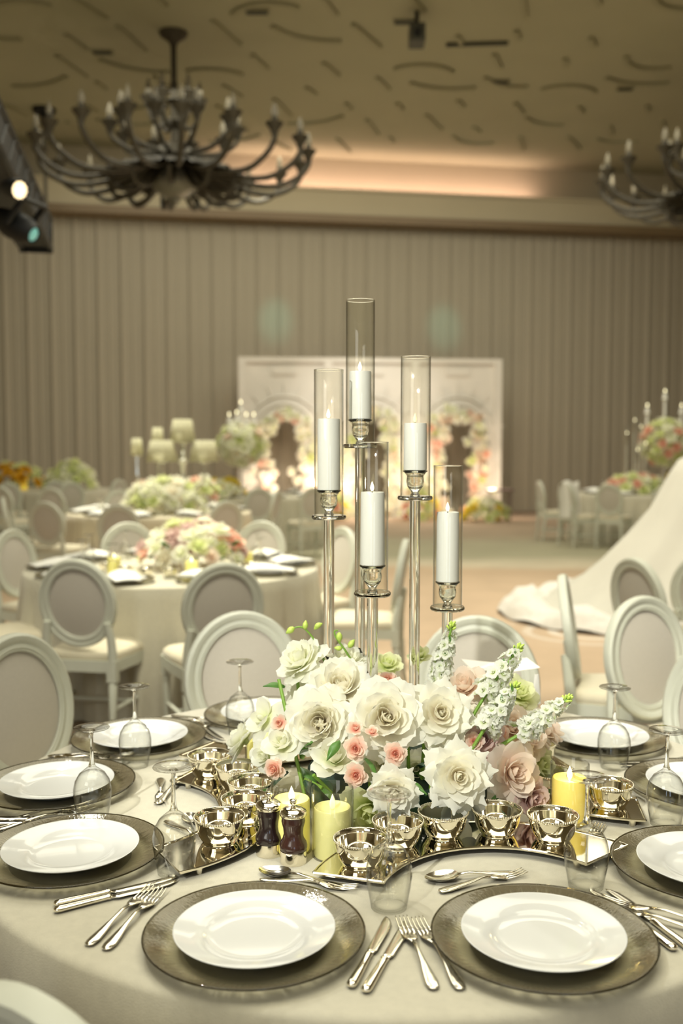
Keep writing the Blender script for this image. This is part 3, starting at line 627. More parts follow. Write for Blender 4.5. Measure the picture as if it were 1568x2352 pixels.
# ------------------------------------------------------------------ main table
TZ = 0.76; TC = Vector((0.09, 2.185, 0)); TR = 0.885
def tablecloth(name, c, R, H, m, label, nf, seed, group):
    q = random.Random(seed); ph = [q.uniform(0, 6.28) for _ in range(3)]
    n = 220; prof = [(0.0, H), (R*0.4, H), (R*0.8, H), (R-0.02, H), (R-0.008, H-0.002), (R, H-0.010)]
    b = MB(); b.lathe([(r, z) for r, z in prof], n)
    last = len(b.v)-n
    def rad(a, v):
        A = 0.045*min(1, v*1.5)**1.2
        return R + 0.012*v + A*(sin(nf*a+ph[0]+0.6*sin(3*a+ph[1]))*0.8+0.35*sin(nf*2.3*a+ph[2])) + 0.03*v
    prev = last; rows = 10
    for j in range(1, rows+1):
        v = j/rows; i0 = len(b.v)
        for k in range(n):
            a = 2*pi*k/n; r = rad(a, v) if j else R
            b.v.append((r*cos(a), r*sin(a), (H-0.010)*(1-v)+0.006))
        for k in range(n):
            k2 = (k+1) % n; b.f.append((prev+k, prev+k2, i0+k2, i0+k))
        prev = i0
    o = obj(name, b, m, None, c, sharp=0)
    return tag(o, label, 'tablecloth', group)
tablecloth('tablecloth', TC, TR, TZ, 'cloth', 'beige velvet tablecloth of the near round table in the foreground', 19, 4, 'round tablecloths')

# place settings: (centre x, y, phrase)
SET = {
 'A': (-0.136, 1.510, 'the front left-of-centre plate'), 'B': (0.313, 1.500, 'the front right-of-centre plate'),
 'C': (-0.510, 1.830, 'the lowest plate at the left edge'), 'D': (-0.641, 2.196, 'the middle plate at the left edge'),
 'E': (-0.529, 2.555, 'the farthest plate on the left'), 'F': (-0.215, 2.780, 'the plate half hidden behind the flowers'),
 'G': (0.672, 2.555, 'the farthest plate on the right'), 'H': (0.815, 2.190, 'the middle plate at the right edge'),
 'I': (0.668, 1.765, 'the lowest plate at the right edge')}
ch = thing('charger_plate', '', 'charger plate')
CR = 0.1725
obj('dish', MB().lathe([(0, 0.004), (0.112, 0.004), (0.125, 0.006), (0.150, 0.015), (CR-0.004, 0.0215), (CR, 0.0225), (CR+0.001, 0.021), (CR-0.004, 0.0175), (0.150, 0.010), (0.126, 0.0015), (0.112, 0.0), (0, 0.0)], 72), 'charger', ch, sharp=0)
obj('rim_edge', MB().tube([(CR*cos(2*pi*k/72), CR*sin(2*pi*k/72), 0.0215) for k in range(73)], 0.0018, 6, False), thin_glass('rim_glass', (0.45, 0.42, 0.30), ior=1.5), ch, sharp=0)
CH = Proto(ch)
pt = thing('dinner_plate', '', 'plate'); PR = 0.1262
obj('plate_body', MB().lathe([(0, 0.0075), (0.060, 0.0075), (0.072, 0.0085), (0.078, 0.0120), (0.082, 0.0150), (0.100, 0.0190), (PR-0.002, 0.0235), (PR, 0.0243), (PR+0.0006, 0.0232), (PR-0.003, 0.0205), (0.100, 0.0150), (0.083, 0.0100), (0.074, 0.003), (0.072, 0.0), (0, 0.0)], 72), 'porcelain', pt, sharp=0)
PT = Proto(pt)
# wine glass standing upside down on its rim
wg = thing('wine_glass', '', 'wine glass')
outer = [(0.0305, 0.0), (0.0335, 0.018), (0.0372, 0.038), (0.0392, 0.056), (0.0388, 0.070), (0.0350, 0.086), (0.0265, 0.100), (0.0150, 0.1095), (0.0080, 0.1150)]
inner = [(r-0.0009, z-0.0004) for r, z in reversed(outer[:-1])][1:]
obj('bowl', MB().lathe(outer + [(0.0045, 0.124)], 40).lathe([(0, 0.1065), (0.0140, 0.1055)] + inner + [(0.0296, 0.0), (0.0305, 0.0)], 40), 'wine_glass', wg, sharp=0)
obj('stem', MB().lathe([(0.0078, 0.1150), (0.0052, 0.124), (0.0042, 0.135), (0.0036, 0.155), (0.0036, 0.178), (0.0050, 0.187), (0.0085, 0.1905)], 16), 'crystal', wg, sharp=0)
obj('foot', MB().lathe([(0.0045, 0.1880), (0.0085, 0.1905), (0.020, 0.1930), (0.034, 0.1950), (0.0370, 0.1958), (0.0374, 0.1965), (0.0368, 0.1972), (0.022, 0.1966), (0.016, 0.1952), (0, 0.1946)], 40), 'wine_glass', wg, sharp=0)
WG = Proto(wg)
GLASS = {'C': (-0.305, 1.770), 'D': (-0.516, 2.019), 'E': (-0.500, 2.369), 'F': (-0.273, 2.642), 'A': (0.080, 1.633), 'B': (0.432, 1.713), 'H': (0.666, 2.000), 'G': (0.657, 2.359)}
GLAB = {'C': 'in front of the left silver tray', 'D': 'at the left edge, before the middle left plate', 'E': 'in front of the farthest left plate', 'F': 'left of the flowers, before the rear chair',
        'A': 'in the centre foreground before the front bowls', 'B': 'in the right foreground before the amber candle', 'H': 'at the right edge, overlapping the cropped plate', 'G': 'in front of the farthest right plate'}
# cutlery: ribbons with rounded cross-section along +Y, handle end at y=0
def ribbon(b, pts, n=8):
    """pts: (y, z, halfwidth, halfthickness, x)"""
    rings = []
    for (y, z, hw, ht, x) in pts:
        i0 = len(b.v); rings.append(i0)
        for k in range(n):
            a = 2*pi*k/n; b.v.append((x+hw*cos(a), y, z+ht*sin(a)))
    for a, c_ in zip(rings, rings[1:]):
        for k in range(n): k2 = (k+1) % n; b.f.append((a+k, c_+k, c_+k2, a+k2))
    b.f.append(tuple(range(rings[0], rings[0]+n))); b.f.append(tuple(range(rings[-1]+n-1, rings[-1]-1, -1)))
    return b
def handle_pts(L):
    return [(0, 0.004, 0.003, 0.001, 0), (0.004, 0.004, 0.0085, 0.0016, 0), (0.018, 0.0045, 0.0105, 0.002, 0), (0.04, 0.006, 0.0085, 0.002, 0), (0.07, 0.009, 0.0048, 0.0021, 0), (L*0.82, 0.012, 0.0034, 0.0022, 0), (L, 0.010, 0.0036, 0.0022, 0)]
def make_fork(name, cat, L=0.205):
    t = thing(name, '', cat); hl = L*0.60
    obj('handle', ribbon(MB(), handle_pts(hl)), 'silver_dull', t, sharp=0)
    b = MB(); k = L/0.205
    ribbon(b, [(hl-0.004, 0.0103, 0.0036, 0.002, 0), (hl+0.012*k, 0.0075, 0.0100, 0.0014, 0), (hl+0.022*k, 0.006, 0.0125, 0.0013, 0), (hl+0.034*k, 0.0052, 0.0126, 0.0012, 0)])
    for i in range(4):
        x = -0.0100+i*0.00667
        ribbon(b, [(hl+0.030*k, 0.0054, 0.0022, 0.0011, x), (hl+0.055*k, 0.0055, 0.0019, 0.0011, x), (L-0.006, 0.0085, 0.0014, 0.001, x*0.97), (L, 0.0095, 0.0005, 0.0004, x*0.95)], 6)
    obj('tines', b, 'silver_dull', t, sharp=0); return Proto(t)
def make_spoon(name, cat, L=0.19):
    t = thing(name, '', cat); hl = L*0.66
    obj('handle', ribbon(MB(), handle_pts(hl)), 'silver_dull', t, sharp=0)
    bl = L-hl+0.004
    def fn(u, v, dz):
        a = 2*pi*u; rad = v; x = 0.0205*rad*sin(a)*(1.0-0.18*cos(a)); y = hl+bl/2-0.003+bl/2*rad*cos(a)
        z = 0.0105 - 0.0085*(1-rad**2.2) + dz + 0.0015*cos(a)*-1*rad
        return (x, y, z)
    b = MB().grid(lambda u, v: fn(u, v, 0), 20, 5, True).grid(lambda u, v: fn(u, 1-v, -0.0011), 20, 5, True)
    obj('bowl', b, 'silver_dull', t, sharp=0); return Proto(t)
def make_knife(name, cat, L=0.222):
    t = thing(name, '', cat); hl = L*0.44
    obj('handle', ribbon(MB(), [(0, 0.006, 0.003, 0.002, 0), (0.003, 0.006, 0.0075, 0.0045, 0), (0.010, 0.006, 0.0085, 0.0052, 0), (hl*0.6, 0.006, 0.0070, 0.0046, 0), (hl*0.93, 0.006, 0.0058, 0.0042, 0), (hl*0.96, 0.006, 0.0072, 0.005, 0), (hl, 0.006, 0.0050, 0.003, 0)], 10), 'silver', t, sharp=0)
    obj('blade', ribbon(MB(), [(hl, 0.005, 0.0046, 0.0018, 0), (hl+0.012, 0.0045, 0.0085, 0.0014, 0.0015), (L-0.05, 0.004, 0.0098, 0.0010, 0.001), (L-0.02, 0.004, 0.0085, 0.0008, -0.001), (L-0.006, 0.004, 0.005, 0.0006, -0.004), (L, 0.004, 0.001, 0.0004, -0.007)], 8), 'silver_dull', t, sharp=0)
    return Proto(t)
FK = make_fork('dinner_fork', 'fork', 0.214); DF = make_fork('dessert_fork', 'fork', 0.18); SPN = make_spoon('dessert_spoon', 'spoon', 0.175); KN = make_knife('dinner_knife', 'knife')
HIDE = {'F': ('fork', 'dess'), 'G': ('knife', 'dess'), 'H': ('fork', 'spoon'), 'I': ('knife', 'spoon')}
jit = random.Random(3)
for k, (x, y, ph_) in SET.items():
    c = Vector((x, y, 0)); fwd = (TC-c).normalized(); rt = Vector((fwd.y, -fwd.x, 0)); ang = atan2(fwd.y, fwd.x)-pi/2
    CH.put((x, y, TZ), ang+jit.uniform(0, 6), 'smoked glass charger under '+ph_, 'smoked glass chargers')
    PT.put((x, y, TZ+0.0045), jit.uniform(0, 6), 'white porcelain dinner plate, '+ph_[4:].replace('plate ', '').replace(' plate', '')+' of its table', 'white dinner plates')
    hide = HIDE.get(k, ())
    def put(P, r, f, rot, lab, grp, z=0.0):
        q = c + rt*r + fwd*f; P.put((q.x, q.y, TZ+0.0005+z), ang+rot, lab, grp)
    j = lambda s: jit.uniform(-s, s)
    if 'fork' not in hide:
        rb = -0.21 if k == 'B' else 0.0; ob = 0.032 if k == 'B' else 0.0
        put(FK, -0.240+ob*0.9, -0.095+ob*0.9, 0.03+j(0.03)+rb, 'silver dinner fork, outer of two left of '+ph_, 'dinner forks')
        put(FK, -0.207+ob, -0.098+ob*0.6, rb*0.8+0.08+j(0.03), 'silver dinner fork, inner of two left of '+ph_, 'dinner forks')
    if 'knife' not in hide:
        put(KN, 0.184, -0.080, 0.01+j(0.03), 'silver dinner knife, inner of two right of '+ph_, 'dinner knives')
        put(KN, 0.207, -0.086, 0.0+j(0.03), 'silver dinner knife, outer of two right of '+ph_, 'dinner knives')
    if 'dess' not in hide:
        if 'spoon' not in hide: put(SPN, *((0.080, 0.222, pi/2-0.10) if k == 'A' else (0.088, 0.243, pi/2-0.16+j(0.08))), 'silver dessert spoon lying inward of '+ph_, 'dessert spoons')
        put(DF, -0.080, 0.206 if k == 'A' else 0.218, -pi/2+0.16+j(0.06), 'silver dessert fork lying inward of '+ph_, 'dessert forks')
    if k in GLASS:
        gx, gy = GLASS[k]; WG.put((gx, gy, TZ+0.0003), jit.uniform(0, 6), 'upturned wine glass '+GLAB[k], 'upturned wine glasses')
WG.put((0.410, 2.560, TZ+0.0003), 0, 'upturned wine glass under the white card behind the flowers', 'upturned wine glasses')

# trays and bowls
trp = None
def tray(c, ri, ro, a0, a1, label):
    t = thing('silver_tray', label, 'tray', (c[0], c[1], TZ), 0, 'crescent silver trays'); n = 30; z = 0.0185
    b = MB(); poly = []
    def ring(r, off):
        return [(r*cos(a0+(a1-a0)*k/n), r*sin(a0+(a1-a0)*k/n)) for k in range(n+1)]
    o_, i_ = ring(ro, 0), ring(ri, 0)
    for zz in (z-0.004, z):
        b.v += [(x, y, zz) for x, y in o_] + [(x, y, zz) for x, y in i_]
    m = 2*(n+1)
    for k in range(n):
        b.f.append((k, k+1, n+2+k, n+1+k)); b.f.append((m+k, m+n+1+k, m+n+2+k, m+k+1))
        b.f.append((k, m+k, m+k+1, k+1)); b.f.append((n+1+k, n+2+k, m+n+2+k, m+n+1+k))
    b.f.append((0, n+1, m+n+1, m)); b.f.append((n, m+n, m+2*n+1, 2*n+1))
    obj('tray_top', b, 'tray', t, sharp=30)
    e_ = MB(); loop = o_ + i_[::-1] + [o_[0]]
    e_.tube([(x, y, z) for x, y in loop], 0.0024, 6, False); obj('raised_edge', e_, 'silver', t)
    for aa in (a0+(a1-a0)*0.06, a1-(a1-a0)*0.06):
        for r in (ri+0.014, ro-0.014):
            obj('foot', MB().lathe([(0, 0), (0.006, 0), (0.0085, 0.012), (0.0085, z-0.004), (0, z-0.004)], 14), 'silver', t, (r*cos(aa), r*sin(aa), 0))
    return t
bw = thing('silver_bowl', '', 'bowl'); BR = 0.0485
obj('cup', MB().lathe([(0, 0.004), (0.020, 0.005), (0.032, 0.0080), (0.0385, 0.0160), (0.0424, 0.0270), (0.0450, 0.040), (BR-0.0015, 0.0500), (BR-0.0005, 0.0505), (BR, 0.0495), (0.0470, 0.042), (0.0445, 0.028), (0.0408, 0.0160), (0.0358, 0.0070), (0.0330, 0.0030), (0.0322, 0.0), (0, 0.0)], 56), 'silver', bw, sharp=60)
bd_ = MB()
for k in range(66):
    a = 2*pi*k/66; bd_.ball((BR*cos(a), BR*sin(a), 0.0488), 0.0021, 6, 4)
obj('beaded_rim', bd_, 'silver', bw, sharp=0)
BWL = Proto(bw)
TRAYS = [((0.28, 1.625), radians(163), radians(40), 'crescent silver tray in front of the flowers holding five bowls',
          [(151, 'leftmost on the front tray'), (128, 'second from the left on the front tray'), (107, 'middle one of the front tray, below a white rose'), (85, 'fourth from the left on the front tray'), (63, 'rightmost on the front tray')]),
         ((-0.470, 2.020), radians(65), radians(-58), 'crescent silver tray left of the flowers holding five bowls',
          [(54, 'farthest on the left tray'), (32, 'second farthest on the left tray'), (10, 'middle one of the left tray'), (-11, 'behind the pepper mills on the left tray'), (-33, 'nearest on the left tray')]),
         ((0.665, 2.315), radians(262), radians(192), 'silver tray right of the flowers beside the amber candle',
          [(249, 'right of the amber candle'), (222, 'behind the amber candle')]),
         ((0.450, 2.620), radians(205), radians(286), 'silver tray behind the flowers at right', [(273, 'peeking out behind the pink roses at right')]),
         ((-0.215, 2.690), radians(238), radians(315), 'silver tray behind the flowers at left with its end showing', [])]
for c, a0, a1, lab, bowls in TRAYS:
    tray(c, 0.215, 0.345, a0, a1, lab)
    for deg, bl in bowls:
        a = radians(deg); BWL.put((c[0]+0.281*cos(a), c[1]+0.281*sin(a), TZ+0.0187), a, 'small beaded silver bowl, '+bl, 'small silver bowls')

# pepper and salt mills
def mill(x, y, wood, label):
    t = thing('pepper_mill', label, 'pepper mill', (x, y, TZ), 0, 'dark wood mills')
    obj('base_band', MB().lathe([(0, 0), (0.0250, 0), (0.0255, 0.003), (0.0250, 0.024), (0, 0.024)], 32), 'silver', t)
    obj('body', MB().lathe([(0.024, 0.024), (0.0258, 0.028), (0.0262, 0.033), (0.0245, 0.039), (0.0200, 0.046), (0.0180, 0.055), (0.0190, 0.066), (0.0212, 0.074), (0.0222, 0.079), (0.0215, 0.083), (0.0222, 0.087), (0.0215, 0.091), (0, 0.091)], 32), wood, t)
    obj('cap', MB().lathe([(0.0240, 0.089), (0.0252, 0.091), (0.0255, 0.096), (0.0230, 0.100), (0.0150, 0.1045), (0.0060, 0.107), (0, 0.107)], 32), 'silver', t)
    obj('knob', MB().lathe([(0.0035, 0.106), (0.0035, 0.110), (0.0055, 0.1115), (0.0072, 0.1155), (0.0065, 0.119), (0.003, 0.1215), (0, 0.122)], 20), 'silver', t)
mill(-0.138, 1.852, 'mill_wood_dark', 'dark wooden pepper mill with silver cap, the rear left one of the pair')
mill(-0.090, 1.815, 'mill_wood', 'reddish brown wooden pepper mill with silver cap, the front right one of the pair')

# votive candles: a glass holder and the candle in it
def flame(par, z, m, s=1.0, dx=0.0):
    obj('flame', MB().lathe([(0, 0), (0.0032*s, 0.003*s), (0.0058*s, 0.010*s), (0.0052*s, 0.016*s), (0.0025*s, 0.024*s), (0, 0.030*s)], 12, sy=0.7), m, par, (dx, 0, z), sharp=0)
def votive(x, y, wm, fm, h, wh, glab, clab, power):
    g = thing('votive_holder', glab, 'candle holder', (x, y, TZ), 0, 'glass votive holders')
    obj('glass', MB().lathe([(0, 0.0015), (0.036, 0.0015), (0.0372, 0.004), (0.0372, h), (0.0384, h+0.0012), (0.0396, h), (0.0396, 0.002), (0.0385, 0.0), (0, 0.0)], 48), 'chimney', g, sharp=60)
    cd = thing('votive_candle', clab, 'candle', (x, y, TZ+0.002), 0, 'yellow votive candles')
    obj('wax', MB().lathe([(0, 0), (0.0345, 0), (0.0355, 0.003), (0.0355, wh-0.002), (0.0335, wh+0.001), (0.029, wh-0.003), (0.012, wh-0.005), (0, wh-0.005)], 40), wm, cd)
    flame(cd, wh-0.006, fm, 1.05)
    if power:
        d = bpy.data.lights.new('votive_glow', 'POINT'); d.energy = power; d.color = (1.0, 0.75, 0.3); d.shadow_soft_size = 0.01
        o = bpy.data.objects.new('votive_glow', d); C.objects.link(o); o.location = (x, y-0.012, TZ+wh+0.016)
votive(-0.096, 1.872, 'wax_lit', 'flame', 0.132, 0.098, 'clear glass votive holder behind the pepper mills', 'lit yellow candle behind the pepper mills', 0.12)
votive(-0.017, 1.845, 'wax_yellow', 'flame_dim', 0.132, 0.092, 'clear glass votive holder right of the pepper mills', 'pale yellow candle right of the pepper mills', 0)
votive(0.470, 2.010, 'wax_amber', 'flame', 0.125, 0.092, 'clear glass votive holder right of the pink roses', 'lit amber candle right of the pink roses', 0.16)
votive(-0.190, 2.330, 'wax_lit', 'flame', 0.125, 0.088, 'clear glass votive holder behind the flowers at left', 'yellow candle half hidden behind the flowers at left', 0)

# crystal candelabrum: rods, saucers and cups; the chimneys and candles stand on it
cb = thing('crystal_candelabrum', 'tall crystal candelabrum with five clear rods rising from the flowers', 'candelabrum', (0.10, 2.17, TZ))
CB = Vector((0.10, 2.17, TZ))
obj('base', MB().lathe([(0, 0), (0.14, 0), (0.145, 0.006), (0.14, 0.014), (0, 0.014)], 40), 'crystal', cb)
ROD = [  # saucer px x, y, Y, chimney top py, candle top py, chimney label, candle label, flame
 (755, 1188, 2.20, 850, 962, 'glass cylinder on the leftmost rod of the candelabrum', 'white candle on the leftmost rod', 'flame'),
 (827, 1025, 2.25, 690, 853, 'tallest glass cylinder, on the highest rod of the candelabrum', 'white candle on the highest rod', 'flame'),
 (855, 1364, 2.05, 1016, 1130, 'glass cylinder on the front middle rod, nearest the camera', 'white candle with a dark wick on the front middle rod', 'flame'),
 (953, 1144, 2.17, 820, 972, 'glass cylinder on the second highest rod, right of the middle', 'white candle on the second highest rod', 'flame_dim'),
 (1027, 1397, 2.20, 1070, 1176, 'glass cylinder on the lowest rod at right', 'white candle on the lowest rod at right', 'flame')]
for px, py, Y, ct, kt, cl, kl, fm in ROD:
    p = at(px, py, Y); zs = p.z; zt = at(px, ct, Y).z; zk = at(px, kt, Y).z; R = 0.0325
    lo = Vector((p.x, p.y, 0)) - Vector((CB.x, CB.y, 0))
    obj('rod', MB().lathe([(0, 0.014), (0.0118, 0.014), (0.0118, zs-TZ-0.004), (0, zs-TZ-0.004)], 20), 'crystal', cb, lo, sharp=50)
    z0 = zs-TZ
    obj('saucer', MB().lathe([(0, z0-0.004), (0.036, z0-0.004), (0.0385, z0-0.001), (0.0385, z0+0.002), (0.0365, z0+0.005), (0, z0+0.005)], 24), 'crystal', cb, lo, sharp=25)
    obj('candle_cup', MB().lathe([(0, z0+0.0052), (0.011, z0+0.0055), (0.008, z0+0.012), (0.010, z0+0.016), (0.0175, z0+0.026), (0.0195, z0+0.036), (0.0185, z0+0.043), (0.0180, z0+0.048), (0.0240, z0+0.056), (0.0275, z0+0.0585), (0.0265, z0+0.0600), (0.0175, z0+0.0560), (0.0150, z0+0.0480), (0.0165, z0+0.036), (0.0120, z0+0.024), (0, z0+0.020)], 28), 'crystal', cb, lo, sharp=0)
    cy = thing('glass_cylinder', cl, 'glass cylinder', (p.x, p.y, zs+0.0053), 0, 'candelabrum glass cylinders'); h = zt-zs-0.005
    obj('tube', MB().lathe([(R-0.0013, 0), (R-0.0013, h-0.001), (R-0.0006, h), (R, h-0.001), (R, 0), (R-0.0013, 0)], 48), 'chimney', cy, sharp=60)
    obj('rim', MB().tube([((R-0.0006)*cos(2*pi*k/48), (R-0.0006)*sin(2*pi*k/48), h) for k in range(49)], 0.0009, 6, False), 'crystal', cy, sharp=0)
    kd = thing('pillar_candle', kl, 'candle', (p.x, p.y, zs+0.0585), 0, 'white candelabrum candles'); hk = zk-zs-0.0585; rk = 0.0245
    obj('wax', MB().lathe([(0, 0.002), (0.021, 0.001), (rk+0.001, 0.003), (rk, hk-0.002), (rk-0.001, hk), (rk-0.005, hk-0.001), (0.004, hk-0.003), (0, hk-0.003)], 40), 'wax', kd)
    flame(kd, hk+0.0005, fm, 0.72, -0.001)
    obj('wick', MB().tube([(-0.001, -0.001, hk-0.003), (-0.001, -0.001, hk+0.002)], 0.0012, 6), 'wick', kd)

# ------------------------------------------------------------------ the flower arrangement
FB = Vector((0.12, 2.14, TZ))
fl = thing('flower_arrangement', 'large low arrangement of white and blush roses with stock around the candelabrum', 'flowers', FB)
obj('foam_base', MB().lathe([(0, 0), (0.15, 0), (0.16, 0.02), (0.155, 0.075), (0.12, 0.10), (0, 0.105)], 24, sx=1.25), 'foam', fl)
WL = None
FLOW = [  # px, py, diameter px, Y, variant, facing, name, label
 (690, 1522, 112, 2.12, 'plain', (-0.55, -0.40, 0.75), 'rose', None), (782, 1585, 150, 2.03, 'garden', (-0.05, -0.62, 0.78), 'rose', None),
 (735, 1668, 150, 1.97, 'garden2', (-0.15, -0.92, 0.30), 'rose', None), (888, 1655, 158, 1.94, 'garden', (-0.05, -0.92, 0.34), 'rose', None),
 (1013, 1648, 165, 1.96, 'point2', (0.10, -0.90, 0.42), 'rose', None), (1056, 1792, 160, 1.86, 'point', (0.06, -0.97, 0.22), 'rose', None),
 (906, 1828, 122, 1.85, 'point', (0.0, -1.0, -0.08), 'rose', None), (650, 1712, 92, 1.99, 'cup', (-0.35, -0.60, 0.72), 'rose', None),
 (768, 1748, 108, 1.93, 'cup', (0.02, -0.55, 0.85), 'rose', None), (603, 1655, 96, 2.12, 'open', (-0.70, -0.55, 0.45), 'rose', None),
 (608, 1738, 72, 2.04, 'cup', (-0.55, -0.80, 0.2), 'rose', None), (795, 1522, 95, 2.20, 'plain2', (0.1, -0.30, 0.95), 'rose', None),
 (702, 1602, 92, 2.12, 'plain', (-0.4, -0.70, 0.6), 'rose', None), (938, 1622, 84, 2.08, 'plain2', (0.0, -0.6, 0.8), 'rose', None),
 (890, 1530, 66, 2.26, 'green', (0.1, -0.5, 0.85), 'rose', 'pale green rose'), (964, 1508, 58, 2.26, 'green', (-0.2, -0.4, 0.9), 'rose', 'pale green rosebud'),
 (1050, 1858, 118, 1.91, 'open', (-0.05, -0.9, -0.45), 'rose', None), (846, 1866, 118, 1.94, 'green', (-0.1, -0.9, -0.30), 'rose', 'pale green drooping rose'),
 (1192, 1598, 88, 2.20, 'green', (0.3, -0.6, 0.7), 'rose', 'pale green rose'), (1243, 1762, 78, 2.12, 'green', (0.6, -0.7, 0.2), 'rose', 'pale green rose'),
 (955, 1772, 84, 2.02, 'plain', (0, -0.9, 0.3), 'rose', None), (875, 1760, 86, 1.98, 'plain', (-0.1, -0.9, 0.2), 'rose', None),
 (1072, 1582, 104, 2.06, 'rose', (-0.30, -0.50, 0.82), 'rose', 'blush pink rose'), (1112, 1702, 84, 2.00, 'mauve', (-0.2, -0.85, 0.45), 'rose', 'dusty mauve rose'),
 (1178, 1678, 98, 2.08, 'rose', (0.15, -0.8, 0.5), 'rose', 'blush pink rose'), (1180, 1780, 124, 1.96, 'rose', (0.40, -0.85, 0.20), 'rose', 'blush pink rose'),
 (1222, 1838, 92, 1.98, 'mauve', (0.55, -0.82, 0.02), 'rose', 'dusty mauve rose'), (1216, 1705, 90, 2.10, 'rose', (0.5, -0.7, 0.4), 'rose', 'blush pink rose'),
 (816, 1722, 54, 1.88, 'spray', (0.0, -0.95, 0.25), 'spray_rose', 'small pink spray rose'), (908, 1734, 52, 1.88, 'spray', (0.05, -0.96, 0.22), 'spray_rose', 'small pink spray rose'),
 (817, 1784, 54, 1.87, 'spray', (0.0, -0.97, 0.15), 'spray_rose', 'small pink spray rose'), (816, 1676, 44, 1.90, 'spraybud', (0.0, -0.6, 0.8), 'spray_rose', 'small pink spray rose'),
 (854, 1684, 36, 1.90, 'spraybud', (0.05, -0.5, 0.85), 'spray_rose', 'small pink spray rose'), (890, 1564, 48, 2.10, 'spray', (0.05, -0.6, 0.8), 'spray_rose', 'small peach spray rose'),
 (642, 1662, 42, 2.02, 'spraybud', (-0.3, -0.85, 0.3), 'spray_rose', 'small pink spray rose'), (628, 1768, 50, 1.96, 'spray', (-0.45, -0.85, 0.1), 'spray_rose', 'small pink spray rose'),
 (994, 1756, 38, 1.95, 'spray', (-0.3, -0.9, 0.2), 'spray_rose', 'small peach spray rose'), (1090, 1706, 44, 1.98, 'spray', (-0.3, -0.85, 0.4), 'spray_rose', 'small peach spray rose'),
 (1152, 1686, 40, 2.03, 'spray', (0.1, -0.85, 0.5), 'spray_rose', 'small peach spray rose')]
for px, py, dpx, Y, kd, fc, nm, lb in FLOW:
    R = dpx/2/F_PX*Y*1.06; put_rose(fl, FB, kd, at(px, py, Y) + Vector((0, 0.35*R, 0)) - Vector(fc).normalized()*0.15*R, R*(0.80 if kd[:5] == 'point' else 1.0 if dpx > 60 else 0.9), fc, nm, lb)
# filler blooms on the far side so that the dome is whole from all round
q = random.Random(17)
for k in range(20):
    a = pi*(0.02+0.96*(k+0.5)/20); rr0 = q.uniform(0.16, 0.30); pos = FB + Vector((0.36*cos(a)*rr0/0.27, 0.24*sin(a)*rr0/0.27, q.uniform(0.07, 0.16)))
    put_rose(fl, FB, q.choice(('plain', 'cup', 'rose', 'plain', 'green')), pos, q.uniform(0.038, 0.05), (cos(a)*0.8, sin(a)*0.8, 0.5), 'rose', None)
# leaves, dark and bright, tucked between
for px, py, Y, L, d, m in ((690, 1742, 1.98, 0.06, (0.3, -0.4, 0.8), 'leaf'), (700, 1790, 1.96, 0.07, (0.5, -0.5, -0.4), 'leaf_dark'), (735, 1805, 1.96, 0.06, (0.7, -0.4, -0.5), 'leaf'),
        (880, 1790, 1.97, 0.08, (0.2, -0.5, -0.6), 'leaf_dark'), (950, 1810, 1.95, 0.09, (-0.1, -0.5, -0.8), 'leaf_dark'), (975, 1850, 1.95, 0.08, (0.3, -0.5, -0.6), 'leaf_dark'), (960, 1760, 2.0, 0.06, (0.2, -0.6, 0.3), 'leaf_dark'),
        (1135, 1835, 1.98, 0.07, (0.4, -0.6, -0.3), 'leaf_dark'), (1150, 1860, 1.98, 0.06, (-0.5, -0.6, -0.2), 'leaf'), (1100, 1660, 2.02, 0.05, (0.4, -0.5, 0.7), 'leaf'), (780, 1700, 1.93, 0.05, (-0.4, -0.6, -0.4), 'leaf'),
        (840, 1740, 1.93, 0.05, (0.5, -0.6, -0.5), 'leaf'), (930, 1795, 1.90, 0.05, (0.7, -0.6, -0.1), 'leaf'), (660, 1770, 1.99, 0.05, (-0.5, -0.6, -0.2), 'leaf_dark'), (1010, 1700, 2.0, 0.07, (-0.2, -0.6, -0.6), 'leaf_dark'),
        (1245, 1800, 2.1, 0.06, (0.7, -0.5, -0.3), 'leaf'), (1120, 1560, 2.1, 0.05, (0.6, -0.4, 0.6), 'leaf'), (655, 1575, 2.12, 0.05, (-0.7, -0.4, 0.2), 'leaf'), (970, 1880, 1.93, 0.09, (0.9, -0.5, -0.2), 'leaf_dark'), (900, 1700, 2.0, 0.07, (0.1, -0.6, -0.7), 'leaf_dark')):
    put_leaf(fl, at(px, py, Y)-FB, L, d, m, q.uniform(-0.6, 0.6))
for k in range(22):
    px = q.uniform(640, 1220); py = q.uniform(1690, 1850); a = q.uniform(0, 6.28)
    put_leaf(fl, at(px, py, 2.05)-FB, q.uniform(0.05, 0.08), (cos(a)*0.6, -0.6, sin(a)*0.6), q.choice(('leaf', 'leaf_dark')), q.uniform(-0.8, 0.8))
# visible green stems between the blooms
for px, py, Y, px2, py2, Y2 in ((850, 1820, 2.0, 845, 1690, 2.0), (870, 1830, 2.02, 880, 1680, 2.0), (985, 1840, 2.0, 1000, 1690, 1.98), (965, 1840, 2.02, 975, 1680, 2.0), (940, 1820, 2.03, 935, 1680, 2.0), (700, 1830, 2.0, 640, 1560, 2.08), (760, 1820, 2.0, 720, 1780, 1.97), (700, 1790, 1.98, 740, 1810, 1.95), (690, 1640, 2.12, 682, 1550, 2.12), (1130, 1845, 2.0, 1180, 1850, 1.97), (1020, 1840, 2.0, 1045, 1700, 1.97)):
    obj('stem', MB().tube([at(px, py, Y)-FB, at(px2, py2, Y2)-FB], 0.0038, 7), 'stem', fl)
